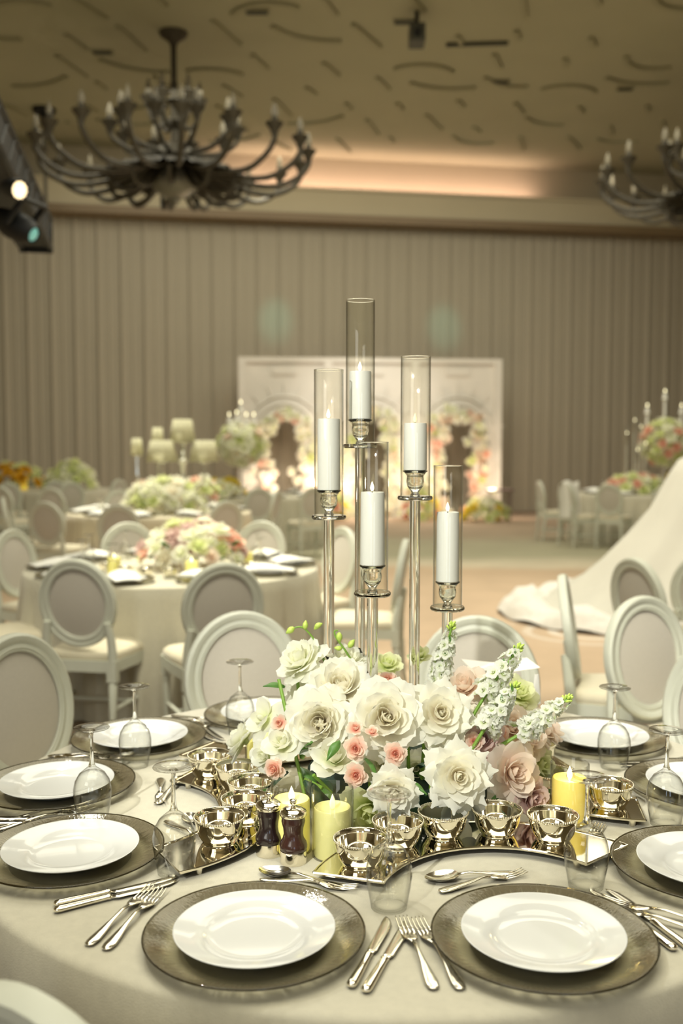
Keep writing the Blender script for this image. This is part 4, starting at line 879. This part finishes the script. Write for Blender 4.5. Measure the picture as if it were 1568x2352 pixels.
# stock spikes
fb = MB(); fb.s = []
for k in range(5):
    p_ = petal(0.0135, 0.0085, radians(58), radians(96), 0.001, 0, curl=0.001, ruf=0.0018, seed=k, nu=4, nv=4); fb.add(p_, Matrix.Rotation(k*2*pi/5, 4, 'Z'))
for k in range(4):
    p_ = petal(0.0075, 0.0045, radians(20), radians(55), 0.0005, 0, ruf=0.0012, seed=50+k, nu=3, nv=3); fb.add(p_, Matrix.Rotation(k*pi/2+0.5, 4, 'Z'))
FLOR = fb.mesh('floret', 'p_stock', 0)
GBUD = MB().ball((0, 0, 0.004), (0.0028, 0.0028, 0.0055), 8, 5).mesh('green_bud', 'bud')
SEP = MB().grid(lambda u, v: ((u-0.5)*0.006*sin(pi*min(1, v+0.1)), 0.016*v, 0.004*v*v), 2, 4).mesh('sepal', 'leaf', 0)
def stock(pts, f0, n, rad):
    P = smooth_path([at(*p)-FB for p in pts], 30); st = obj('stock_stem', MB().tube(P, [0.0042-0.0018*i/30 for i in range(31)], 8), 'stem', fl, label='white stock flower spike')
    for k in range(n):
        t = f0+(0.96-f0)*k/n; i = min(int(t*30), 29); p = P[i]; d = (P[i+1]-P[max(i-1, 0)]).normalized()
        a = k*GA; u = d.orthogonal().normalized(); v = d.cross(u); o_ = u*cos(a)+v*sin(a); s = 1-0.45*(k/n)**2
        fo = link('floret', FLOR, st, p + o_*rad*s*rnd.uniform(0.70, 1.25) + d*rnd.uniform(-0.004, 0.004)); sc = s*rnd.uniform(1.1, 1.45); fo.scale = (sc,)*3; set_rot(fo, quat_to(o_*0.9+d*rnd.uniform(0.0, 0.8)+u*rnd.uniform(-0.35, 0.35), rnd.uniform(0, 6)))
        if k % 4 == 1:
            g = link('sepal', SEP, st, p + o_*rad*0.8); set_rot(g, quat_to(o_+d*0.6, 0))
    for k in range(11):
        a = k*GA; d = (P[-1]-P[-3]).normalized(); u = d.orthogonal().normalized(); v = d.cross(u); o_ = u*cos(a)+v*sin(a)
        g = link('green_bud', GBUD, st, P[-1] + o_*0.005*(1-k/14) + d*(k*0.0012-0.006)); set_rot(g, quat_to(o_+d*(0.6+k*0.2), 0))
stock([(985, 1690, 2.10), (1000, 1600, 2.10), (1015, 1530, 2.10), (1037, 1440, 2.10)], 0.33, 46, 0.0165)
stock([(1060, 1690, 2.02), (1100, 1620, 2.02), (1140, 1560, 2.02), (1190, 1490, 2.02)], 0.45, 34, 0.0180)
stock([(1075, 1735, 1.98), (1115, 1670, 1.98), (1145, 1630, 1.98), (1182, 1578, 1.98)], 0.30, 34, 0.0190)
stock([(1150, 1712, 2.0), (1195, 1685, 2.0), (1240, 1655, 2.0), (1302, 1606, 2.0)], 0.36, 34, 0.0165)
# orchid bud sprays
OB = MB().lathe([(0, 0), (0.004, 0.002), (0.0072, 0.008), (0.0065, 0.014), (0.003, 0.020), (0, 0.024)], 10).mesh('orchid_bud', 'bud')
def spray(pts, buds):
    P = smooth_path([at(*p)-FB for p in pts], 20); st = obj('bud_spray', MB().tube(P, [0.0025-0.0008*i/20 for i in range(21)], 7), 'stem', fl, label='green orchid bud spray')
    for px, py, Y, d, s in buds:
        o = link('orchid_bud', OB, st, at(px, py, Y)-FB); o.scale = (s,)*3; set_rot(o, quat_to(d))
spray([(745, 1520, 2.16), (728, 1480, 2.16), (706, 1450, 2.16), (690, 1440, 2.16), (676, 1442, 2.16)], ((676, 1441, 2.16, (-0.7, 0, -0.5), 1.0), (700, 1446, 2.16, (0.1, 0, 1), 0.9), (722, 1440, 2.16, (0.8, 0, 0.35), 0.85)))
spray([(806, 1515, 2.18), (790, 1490, 2.18), (772, 1465, 2.18), (768, 1450, 2.18), (776, 1448, 2.18)], ((778, 1452, 2.18, (0.1, 0, -1), 1.0), (735, 1432, 2.18, (-0.6, 0, -0.6), 0.85), (786, 1490, 2.18, (-0.9, 0, 0.1), 0.8), (800, 1488, 2.18, (0.5, 0, 0.7), 1.0)))

# printed card with a tassel lying on the upturned glass behind the flowers
cd = thing('menu_card', 'white folded card with a tassel resting on an upturned glass behind the flowers', 'card', (0.410, 2.56, TZ+0.198), radians(6))
b = MB(); 
b.prism([(-0.088, -0.06), (0.002, -0.06), (0.002, 0.06), (-0.088, 0.06)], 0, 0.0015); b.xf(Matrix.Rotation(radians(7), 4, 'Y'))
b2 = MB().prism([(0.0, -0.06), (0.092, -0.06), (0.092, 0.06), (0.0, 0.06)], 0, 0.0015); b2.xf(Matrix.Rotation(radians(-7), 4, 'Y')); b.add(b2)
obj('folded_sheet', b, 'paper', cd, (0, 0, 0.0005), smooth=False)
ts = MB()
for k in range(14):
    a = 2*pi*k/14; ts.tube([(0.004*cos(a), 0.004*sin(a), 0), (0.007*cos(a), 0.007*sin(a), -0.03), (0.010*cos(a), 0.010*sin(a), -0.075)], 0.0016, 5)
obj('tassel', ts, 'shawl', cd, (0.082, -0.062, -0.004))

# ------------------------------------------------------------------ chairs
def ell_path(a, b, n=44): return [(a*sin(2*pi*k/n), b*cos(2*pi*k/n)) for k in range(n)]
def make_chair():
    t = thing('oval_back_chair', '', 'chair'); TI = Matrix.Translation((0, -0.235, 0.725)) @ Matrix.Rotation(radians(9), 4, 'X')
    fr = MB(); n = 48; A, B = 0.183, 0.208
    prof = [(-0.029, -0.012), (-0.027, 0.010), (-0.018, 0.017), (-0.004, 0.014), (0.004, 0.020), (0.018, 0.022), (0.027, 0.015), (0.029, -0.002), (0.024, -0.017), (0.010, -0.020), (0.002, -0.014), (-0.010, -0.018), (-0.022, -0.017)]
    m = len(prof)
    for k in range(n):
        th = 2*pi*k/n; nx, nz = sin(th)/A, cos(th)/B; l = sqrt(nx*nx+nz*nz); nx, nz = nx/l, nz/l
        for o_, d in prof: fr.v.append((A*sin(th)+nx*o_, d, B*cos(th)+nz*o_))
    for k in range(n):
        for i in range(m):
            a, b_ = k*m, ((k+1) % n)*m; fr.f.append((a+i, a+(i+1) % m, b_+(i+1) % m, b_+i))
    fr.xf(TI); obj('back_frame', fr, 'chair_frame', t, sharp=35)
    def pad(sgn):
        return MB().grid(lambda u, v: (0.157*v*sin(2*pi*u), sgn*(0.004+0.013*(1-v*v)), 0.182*v*cos(2*pi*u)), 36, 7, True)
    pn = pad(1).add(pad(-1)); pn.xf(TI); obj('back_panel', pn, 'chair_panel', t, sharp=0)
    gr = MB(); gr.tube([(0.158*sin(2*pi*k/44), -0.010, 0.183*cos(2*pi*k/44)) for k in range(45)], 0.005, 6, False); gr.tube([(0.158*sin(2*pi*k/44), 0.010, 0.183*cos(2*pi*k/44)) for k in range(45)], 0.005, 6, False)
    gr.xf(TI); obj('piping', gr, 'chair_frame', t, sharp=0)
    def outline(wf, wr, yf, yr, n=8, k=1.0):
        pts = [(-wr, yr)]
        pts += [(wr, yr), (wr+(wf-wr)*0.5+0.008, (yr+yf)/2), (wf, yf-0.05)]
        pts += [(wf*(1-0.0)*cos(a), yf-0.05+0.075*sin(a)) for a in [pi*j/10 for j in range(1, 10)]]
        pts += [(-wf, yf-0.05), (-(wr+(wf-wr)*0.5+0.008), (yr+yf)/2)]
        return pts
    obj('seat_rail', MB().prism(outline(0.228, 0.190, 0.215, -0.220), 0.365, 0.425), 'chair_frame', t, sharp=35)
    ol = outline(0.224, 0.184, 0.210, -0.205); cx, cy = 0, 0.0
    cu = MB(); nn = len(ol)
    for s_, z in ((1.0, 0.425), (1.02, 0.440), (1.0, 0.462), (0.90, 0.478), (0.6, 0.488), (0.25, 0.491)):
        cu.v += [(x*s_, y*s_, z) for x, y in ol]
    for j in range(5):
        for i in range(nn): cu.f.append((j*nn+i, j*nn+(i+1) % nn, (j+1)*nn+(i+1) % nn, (j+1)*nn+i))
    cu.f.append(tuple(range(5*nn, 6*nn))); obj('seat_cushion', cu, 'chair_seat', t, sharp=0)
    for sx in (-1, 1):
        rear = MB(); rear.tube([(sx*0.165, -0.247, 0.63), (sx*0.178, -0.232, 0.54), (sx*0.180, -0.222, 0.46), (sx*0.180, -0.220, 0.36)], [0.019, 0.023, 0.025, 0.026], 8, True)
        rear.box((sx*0.180, -0.220, 0.375), (0.050, 0.046, 0.11))
        rear.tube([(sx*0.180, -0.222, 0.32), (sx*0.181, -0.225, 0.30), (sx*0.184, -0.238, 0.15), (sx*0.187, -0.255, 0.0)], [0.017, 0.023, 0.018, 0.013], 10)
        obj('leg', rear, 'chair_frame', t, sharp=35)
        fl_ = MB(); fl_.box((sx*0.205, 0.178, 0.375), (0.050, 0.050, 0.10))
        fl_.lathe([(0, 0), (0.012, 0), (0.014, 0.01), (0.022, 0.27), (0.019, 0.285), (0.024, 0.30), (0.018, 0.315), (0.022, 0.33), (0, 0.33)], 12, (sx*0.205, 0.178, 0))
        obj('leg', fl_, 'chair_frame', t, sharp=35)
        obj('stretcher', MB().tube([(sx*0.185, -0.236, 0.175), (sx*0.205, 0.178, 0.175)], 0.011, 8), 'chair_frame', t)
    obj('stretcher', MB().tube([(-0.195, -0.03, 0.175), (0.195, -0.03, 0.175)], 0.011, 8), 'chair_frame', t)
    return t
CHR = Proto(make_chair())
def chair(bx, by, deg, label, group):
    """bx, by: top of the back; deg: direction the sitter faces"""
    f = Vector((cos(radians(deg)), sin(radians(deg)), 0)); p = Vector((bx, by, 0)) + f*0.272
    return CHR.put((p.x, p.y, 0), radians(deg)-pi/2, label, group)
def face(bx, by, c, off=0): return math.degrees(atan2(c[1]-by, c[0]-bx))+off
t1 = (TC.x, TC.y); T2 = (-1.07, 6.30); T3 = (-2.10, 11.5); T4 = (-1.15, 15.3); T5 = (-7.0, 17.4); TRT = (4.75, 16.0)
g1 = 'chairs round the near table'
for bx, by, off, lab in ((-1.02, 3.03, 8, 'oval back chair at the left edge behind the near table'), (-0.355, 3.45, 4, 'oval back chair behind the near table, left of the flowers'), (0.470, 3.36, 0, 'oval back chair behind the near table, behind the pink roses'),
                        (1.19, 2.99, 0, 'grey oval back chair edge cut by the right side of the frame'), (-0.335, 1.015, -14, 'pale chair back cropped in the lower left corner')):
    chair(bx, by, face(bx, by, t1, off), lab, g1)
chair(1.150, 3.80, 300, 'white oval back chair turned to face the table at right, cushion side lit', 'chairs at the right')
chair(0.985, 4.43, -14, 'white chair seen edge-on with its seat to the right, beside the dance floor', 'chairs at the right')
chair(1.50, 5.09, 22, 'lilac backed chair in front of the bridal train', 'chairs at the right')
chair(1.99, 5.35, 62, 'chair cut by the right edge in front of the bridal train', 'chairs at the right')
g2 = 'chairs round the second table'
for bx, by, off, lab in ((-1.36, 5.03, 2, 'oval back chair at front left of the second table, seat to the right'), (-0.575, 4.87, 2, 'oval back chair at front right of the second table'), (-2.27, 6.80, 0, 'oval back chair at the left edge beside the second table'),
                        (-2.12, 5.55, 0, 'chair left of the second table with only its seat in frame'), (-1.60, 7.42, 0, 'chair facing us behind the second table, left of its flowers'), (-0.60, 7.55, 0, 'chair facing us behind the second table, right of its flowers'),
                        (0.02, 7.00, 0, 'oval back chair right of the second table behind the glass rods'), (0.40, 6.10, 0, 'side-on chair right of the second table behind the candelabrum')):
    chair(bx, by, face(bx, by, T2, off), lab, g2)
g3 = 'chairs round the third table'
for bx, by, off, lab in ((-3.02, 10.1, 16, 'oval back chair at front left of the third table'), (-2.16, 9.6, 4, 'oval back chair at the front of the third table'), (-3.75, 11.0, 0, 'chair at the far left side of the third table'), (-1.18, 10.25, 0, 'chair at front right of the third table behind pale flowers'),
                        (-2.85, 12.7, 0, 'chair behind the third table at left'), (-1.72, 12.75, 0, 'chair behind the third table at right')):
    chair(bx, by, face(bx, by, T3, off), lab, g3)
g4 = 'chairs round the fourth table'
for bx, by, off, lab in ((-1.10, 13.3, 20, 'pale chair at the front of the fourth table, below the tall flowers'), (-0.80, 12.6, 70, 'slanted chair beside the fourth table'), (-0.37, 13.5, 0, 'white chair with visible legs right of the fourth table'), (-2.1, 14.2, 0, 'chair left of the fourth table')):
    chair(bx, by, face(bx, by, T4, off), lab, g4)
g5 = 'chairs at the far left'
for bx, by, deg, lab in ((-4.58, 15.95, 108, 'far white chair left of the pale flowers'), (-4.15, 15.3, 115, 'far chair with a dark backlit oval at left'), (-3.70, 16.6, 152, 'far chair right of the pale flowers'), (-4.75, 13.8, 70, 'dim chair at left between the second and far tables'), (-3.9, 13.3, 80, 'dim chair behind the third table at its left'), (-5.1, 15.2, 100, 'far dim chair beside the orange flowers')):
    chair(bx, by, deg, lab, g5)
g6 = 'chairs round the far right table'
for bx, by, off, lab in ((3.92, 14.6, 0, 'far right chair in the middle, back to us'), (3.35, 14.9, -14, 'far right chair with a white shawl over its back'), (3.15, 15.9, 0, 'far right chair behind the shawl chair'), (4.75, 14.5, 0, 'far right chair beside the bridal veil')):
    chair(bx, by, face(bx, by, TRT, off), lab, g6)
sh = obj('shawl', MB().grid(lambda u, v: ((u-0.5)*(0.22+0.05*v)+0.012*sin(v*9), 0.03*cos(u*9)+(0.055 if v < 0.5 else -0.055), 0.97-1.15*abs(v-0.5)+0.02*sin(u*7)), 14, 22), 'shawl', None, (3.42, 14.93, 0.0), (0, 0, radians(20)), sharp=0)
sh.modifiers.new('thick', 'SOLIDIFY').thickness = 0.012
tag(sh, 'white shawl draped over a far right chair', 'shawl')

# ------------------------------------------------------------------ the other tables
tablecloth('tablecloth', (T2[0], T2[1], 0), 0.92, TZ, 'cloth', 'beige tablecloth of the second round table, left', 24, 8, 'round tablecloths')
tablecloth('tablecloth', (T3[0], T3[1], 0), 1.05, TZ, 'cloth_pale', 'pale lit tablecloth of the third table behind the second', 34, 9, 'round tablecloths')
tablecloth('tablecloth', (T4[0], T4[1], 0), 0.95, TZ, 'cloth', 'tablecloth of the fourth table under the tall flowers', 30, 10, 'round tablecloths')
tablecloth('tablecloth', (-5.0, 17.3, 0), 1.0, TZ, 'cloth', 'dim tablecloth of the far left table with pale flowers', 26, 11, 'round tablecloths')
tablecloth('tablecloth', (TRT[0], TRT[1], 0), 0.95, TZ, 'cloth', 'tablecloth of the far right table', 26, 12, 'round tablecloths')
def mound(name, label, c, rx, ry, h, cols, n, R, seed, cat='flowers', under=False, group='table centrepieces', leaves=6):
    q = random.Random(seed); t = thing(name, label, cat, c, 0, group)
    for k in range(n):
        zf = (k+0.5)/n; zf = zf if not under else 2*zf-1; a = k*GA; rr_ = sqrt(max(0, 1-zf*zf)); d = Vector((cos(a)*rr_, sin(a)*rr_, zf))
        o = link('bloom', LO[q.choice(cols)], t, (d.x*rx*q.uniform(0.8, 1.02), d.y*ry*q.uniform(0.8, 1.02), (d.z*h if under else 0.05+d.z*h*q.uniform(0.85, 1.05)))); o.scale = (R*q.uniform(0.8, 1.25),)*3; set_rot(o, quat_to(d + Vector((0, 0, 0.35)), q.uniform(0, 6)))
    for k in range(leaves):
        a = q.uniform(0, 6.28); put_leaf(t, Vector((cos(a)*rx*0.9, sin(a)*ry*0.9, h*q.uniform(0.1, 0.7))), q.uniform(0.07, 0.13), (cos(a), sin(a), 0.6), 'leaf', q.uniform(-0.5, 0.5))
    return t
mound('flower_arrangement', 'low mound of white, pink and coral flowers on the second table', (-0.93, 6.25, TZ), 0.34, 0.28, 0.25, ('white', 'white', 'green', 'mauve', 'rose', 'coral', 'blush'), 52, 0.058, 31)
mound('flower_arrangement', 'bright white flower mound on the third table below the lamp candelabrum', (-2.02, 11.2, TZ), 0.46, 0.36, 0.34, ('white', 'white', 'green', 'blush', 'coral'), 46, 0.085, 32)
mound('flower_arrangement', 'pale green and white flowers on the far left table', (-4.65, 17.2, TZ), 0.42, 0.36, 0.42, ('green', 'white', 'green', 'white'), 34, 0.10, 33)
mound('flower_arrangement', 'dim greenery with orange blooms at the far left edge', (-5.55, 17.0, TZ), 0.55, 0.4, 0.42, ('orange', 'orange', 'green', 'orange'), 26, 0.09, 34, leaves=30)
mound('flower_arrangement', 'low white flowers on the far right table', (4.62, 15.7, TZ), 0.50, 0.36, 0.26, ('green', 'white', 'white', 'coral'), 34, 0.095, 35)
mound('flower_arrangement', 'yellow and white flowers beside the bridal veil at far right', (5.55, 16.3, TZ), 0.32, 0.30, 0.30, ('yellow', 'white', 'green'), 24, 0.09, 36)
mound('flower_arrangement', 'small yellow flowers below the tall arrangement', (-1.72, 14.6, TZ), 0.30, 0.24, 0.22, ('yellow', 'yellow', 'green', 'white'), 20, 0.07, 37)
mound('flower_arrangement', 'peach and white blooms behind the lamp candelabrum', (-1.75, 12.35, TZ), 0.26, 0.22, 0.34, ('peach', 'white', 'green'), 22, 0.075, 38)
def tall_piece(name, label, loc, zc, R, cols, seed, candles):
    t = mound(name, label, loc, R, R*0.9, R*0.85, cols, 60, 0.085, seed, under=True, group='tall flower centrepieces', leaves=0)
    for ch_ in list(t.children): ch_.location.z += zc
    obj('stand', MB().lathe([(0, 0), (0.14, 0), (0.14, 0.015), (0.02, 0.03), (0.014, zc*0.95), (0, zc)], 14), 'lamp_crystal', t)
    for dx, dz in candles:
        cdl = obj('candle_arm', MB().lathe([(0, zc), (0.02, zc), (0.02, zc+dz-0.10), (0.05, zc+dz-0.07), (0.03, zc+dz-0.05), (0.03, zc+dz+0.02), (0, zc+dz+0.02)], 10), 'wax', t, (dx, 0, 0)); flame(cdl, zc+dz+0.03, 'flame', 1.9)
    return t
tall_piece('tall_flower_stand', 'tall round arrangement of white and green flowers with candles, left of the arches', (-1.47, 14.6, TZ), 0.78, 0.33, ('white', 'white', 'green', 'white', 'green', 'blush', 'rose'), 41, ((-0.17, 0.38), (-0.06, 0.41), (0.0, 0.56), (0.08, 0.38), (0.19, 0.38)))
tall_piece('tall_flower_stand', 'tall green and white flower ball with candles at the far right edge', (5.22, 16.1, TZ), 0.80, 0.42, ('white', 'green', 'green', 'green', 'white', 'green', 'coral'), 42, ((-0.30, 0.55), (-0.02, 0.78), (0.25, 0.55)))
# lamp candelabrum on the third table
lc = thing('lamp_candelabrum', 'crystal candelabrum with pale lamp shades on the third table', 'candelabrum', (-1.87, 11.75, TZ))
obj('stem', MB().lathe([(0, 0), (0.16, 0), (0.15, 0.02), (0.04, 0.05), (0.03, 0.22), (0.06, 0.28), (0.03, 0.34), (0.03, 0.52), (0.07, 0.59), (0.03, 0.66), (0.025, 0.82), (0, 0.82)], 16), 'lamp_crystal', lc)
for i, (x, y, z, r, h) in enumerate(((0, 0, 0.80, 0.155, 0.27), (-0.23, -0.08, 0.575, 0.185, 0.25), (0.26, -0.05, 0.575, 0.175, 0.25), (-0.34, 0.25, 0.74, 0.080, 0.24), (-0.56, 0.1, 0.65, 0.078, 0.20))):
    if i: obj('arm', MB().tube(smooth_path([(0, 0, 0.32), (x*0.5, y*0.5, 0.26), (x*0.95, y*0.95, 0.34), (x, y, z-0.02)], 14), 0.016, 8), 'lamp_crystal', lc)
    s_ = MB(); s_.lathe([(r, z), (r*0.72, z+h)], 24); s_.s = [0.3]*24+[0.9]*24; so = obj('lamp_shade', s_, 'shade', lc, sharp=0)
    so.modifiers.new('thick', 'SOLIDIFY').thickness = 0.004
    obj('lamp_bulb', MB().ball((x*0, 0, z+0.05), (0.03, 0.03, 0.045), 10, 6), mat('lamp_glow', (1, 0.9, 0.5), 0.5, emit=(1.0, 0.82, 0.35), estr=1.2, noise=0.01), lc, (x, y, 0))
    so.location = (x, y, 0)
    obj('drip_pan', MB().lathe([(0, z-0.03), (0.06, z-0.02), (0.065, z-0.005), (0, z-0.01)], 14), 'lamp_crystal', lc, (x, y, 0))
# glass rod candelabrum on the far right table
rc = thing('crystal_candelabrum', 'glass rod candelabrum on the far right table', 'candelabrum', (4.62, 15.75, TZ))
for dx, h in ((-0.12, 0.78), (0.0, 0.98), (0.10, 0.88), (0.18, 0.62), (0.05, 0.52)):
    r_ = obj('rod', MB().lathe([(0, 0), (0.014, 0), (0.014, h), (0.045, h+0.01), (0, h+0.02)], 10), 'lamp_crystal', rc, (dx, 0, 0)); obj('glass', MB().lathe([(0.045, h), (0.045, h+0.30)], 16), 'chimney', rc, (dx, 0, 0), sharp=0); flame(r_, h+0.16, 'flame', 1.4)
# settings on the second and third tables
nk = thing('folded_napkin', '', 'napkin')
obj('fold', MB().grid(lambda u, v: ((u-0.5)*0.30, (v-0.5)*0.19*(1-0.25*abs(2*u-1)), 0.030*(1-(2*v-1)**2)*(0.6+0.4*sin(u*5))+0.012*sin(pi*u)), 12, 8), 'napkin', nk, sharp=0)
nk.children[0].modifiers.new('thick', 'SOLIDIFY').thickness = 0.006
NK = Proto(nk)
SIDE10 = ('right end', 'rear right', 'rear just right of the middle', 'rear just left of the middle', 'rear left', 'left end', 'front left', 'front just left of the middle', 'front just right of the middle', 'front right')
SIDE8 = ('right end', 'rear right', 'rear middle', 'rear left', 'left end', 'front left', 'front middle', 'front right')
def settings(c, R, n, off, nm, cen=0.2, skip=()):
    for k in range(n):
        if k in skip: continue
        a = 2*pi*k/n+off; x, y = c[0]+R*cos(a), c[1]+R*sin(a)
        d_ = (SIDE10 if n == 10 else SIDE8)[k]
        CH.put((x, y, TZ), a, 'smoked glass charger at the %s of the %s' % (d_, nm), 'chargers on the '+nm)
        PT.put((x, y, TZ+0.0045), a, 'white plate at the %s of the %s' % (d_, nm), 'plates on the '+nm)
        NK.put((x, y, TZ+0.030), a+0.6, 'folded white napkin at the %s of the %s' % (d_, nm), 'napkins on the '+nm)
        r2 = R-0.17; a2 = a-0.28; WG.put((c[0]+r2*cos(a2), c[1]+r2*sin(a2), TZ+0.0003), a, 'upturned wine glass at the %s of the %s' % (d_, nm), 'wine glasses on the '+nm)
settings(T2, 0.74, 10, 0.1, 'second table')
settings(T3, 0.86, 10, 0.25, 'third table')
settings(TRT, 0.74, 8, 0.25, 'far right table')
settings(T4, 0.74, 8, 0.25, 'fourth table')
for k in range(9):
    a = -2.9+k*0.33; BWL.put((-1.0+0.46*cos(a), 6.2+0.40*sin(a), TZ+0.0005), a, 'small silver bowl by the second table flowers, %s from the left' % ('first', 'second', 'third', 'fourth', 'fifth', 'sixth', 'seventh', 'eighth', 'ninth')[k], 'silver bowls on the second table')
def far_votive(px, py, Y, lab, m='wax_lit', s=1.0, h=0.10):
    p = at(px, py, Y); g = thing('votive_candle', lab, 'candle', (p.x, p.y, TZ), 0, 'yellow candles on far tables')
    obj('wax', MB().lathe([(0, 0), (0.038*s, 0), (0.038*s, h), (0.034*s, h), (0, h-0.006)], 20), m, g); flame(g, h-0.004, 'flame', 1.1)
    obj('glass', MB().lathe([(0.041*s, 0), (0.041*s, h+0.04)], 20), 'chimney', g, sharp=0)
far_votive(262, 1305, 5.95, 'yellow candle at left of the second table flowers'); far_votive(440, 1318, 5.75, 'yellow candle in front of the second table flowers'); far_votive(566, 1290, 6.25, 'yellow candle right of the second table flowers')
far_votive(55, 1118, 16.9, 'glowing orange candle in the far left greenery', 'wax_amber', 1.6, 0.2)

# garlands on the arches
gq = random.Random(9)
for bi, xc in enumerate(bays):
    ga = thing('flower_garland', 'pale pink flower garland round the %s arch of the backdrop' % ('left', 'middle', 'right')[bi], 'garland', BD, wang*0.6, 'arch garlands')
    for k in range(84):
        u = k/83; 
        if u < 0.32: x, z = xc-0.42, 1.75*u/0.32
        elif u > 0.68: x, z = xc+0.42, 1.75*(1-u)/0.32
        else:
            a = pi*(1-(u-0.32)/0.36); x, z = xc+0.42*cos(a), 1.75+0.42*sin(a)
        sp = 0.13+0.05*(1-z/2.2); d = Vector((gq.uniform(-1, 1), -1.0, gq.uniform(-0.6, 0.8)))
        o = link('bloom', LO[gq.choice(('white', 'blush', 'blush', 'white', 'rose', 'blush', 'white', 'green', 'peach'))], ga, (x+gq.gauss(0, sp*0.75), -0.14-abs(gq.gauss(0, 0.06)), max(0.08, z+gq.gauss(0, 0.07)))); o.scale = (gq.uniform(0.075, 0.125),)*3; set_rot(o, quat_to(d, gq.uniform(0, 6)))
for i, (x, lab) in enumerate(((2.25, 'floor flowers with foliage at the right foot of the backdrop'), (-0.9, 'floor flowers between the left and middle arches'), (0.95, 'floor flowers between the middle and right arches'))):
    mound('floor_flowers', lab, BD + Vector((x, -0.8 - 0.2*(i == 0), 0)), 0.48 if i == 0 else 0.4, 0.35, 0.42 if i == 0 else 0.75, ('green', 'green', 'coral', 'white', 'yellow'), 34, 0.10, 60+i, group='floor flowers', leaves=14)
st = thing('side_table', 'small dark tray table at the right end of the backdrop', 'table', BD + Vector((2.55, -0.95, 0)))
obj('tabletop', MB().box((0, 0, 0.62), (0.52, 0.36, 0.04)), 'plum', st, smooth=False)
for sx in (-0.2, 0.2):
    for sy in (-0.13, 0.13): obj('leg', MB().tube([(sx, sy, 0), (sx, sy, 0.60)], 0.012, 6), 'plum', st)

# ------------------------------------------------------------------ bridal veil and train at the right edge
vq = random.Random(2); VC = Vector((3.62, 8.8, 0))
prof = [(1.80, 0.02, 0.02), (1.76, 0.10, 0.10), (1.66, 0.20, 0.17), (1.54, 0.58*0.62, 0.22), (1.40, 0.62, 0.27), (1.27, 0.70, 0.30), (0.96, 0.86, 0.36), (0.73, 1.05, 0.42), (0.50, 1.26, 0.50), (0.29, 1.48, 0.58), (0.18, 1.66, 0.64), (0.09, 1.80, 0.68), (0.03, 1.90, 0.70), (0.015, 1.98, 0.72)]
nv = 96
b = MB()
for zi, (z, L_, B_) in enumerate(prof):
    for k in range(nv):
        a = 2*pi*k/nv; w_ = max(0.0, cos(a-radians(172)))**1.6; r = B_+(L_-B_)*w_
        fold = (1+0.035*(1-z/1.8)*sin(13*a+1.5*sin(2*a))+0.02*(1-z/1.8)*sin(29*a))
        b.v.append((r*cos(a)*fold, r*sin(a)*fold*1.05, z+(0.02*sin(17*a)*(1-z) if 0.02 < z < 0.3 else 0)))
for j in range(len(prof)-1):
    for k in range(nv):
        k2 = (k+1) % nv; b.f.append((j*nv+k, (j+1)*nv+k, (j+1)*nv+k2, j*nv+k2))
ve = thing('bridal_veil', 'ivory bridal veil and train falling to the floor at the right edge', 'veil', VC)
obj('veil_cloth', b, 'veil', ve, sharp=0)
def hem(u, v):
    a = radians(172) + (u-0.5)*2.5; w_ = max(0.0, cos(a-radians(172)))**1.6; B_, L_ = 0.70, 1.90
    r = B_+(L_-B_)*w_ - 0.12 + 0.42*v*(0.3+0.7*w_); z = 0.17*(1-abs(2*v-1)**2)*(0.75+0.25*sin(u*47))+0.012+0.018*sin(u*90+v*5)*(1-v)+0.03*sin(u*33+v*9)**2
    return (r*cos(a), r*sin(a)*1.05, z)
obj('lace_hem', MB().grid(hem, 110, 10), 'lace', ve, sharp=0)
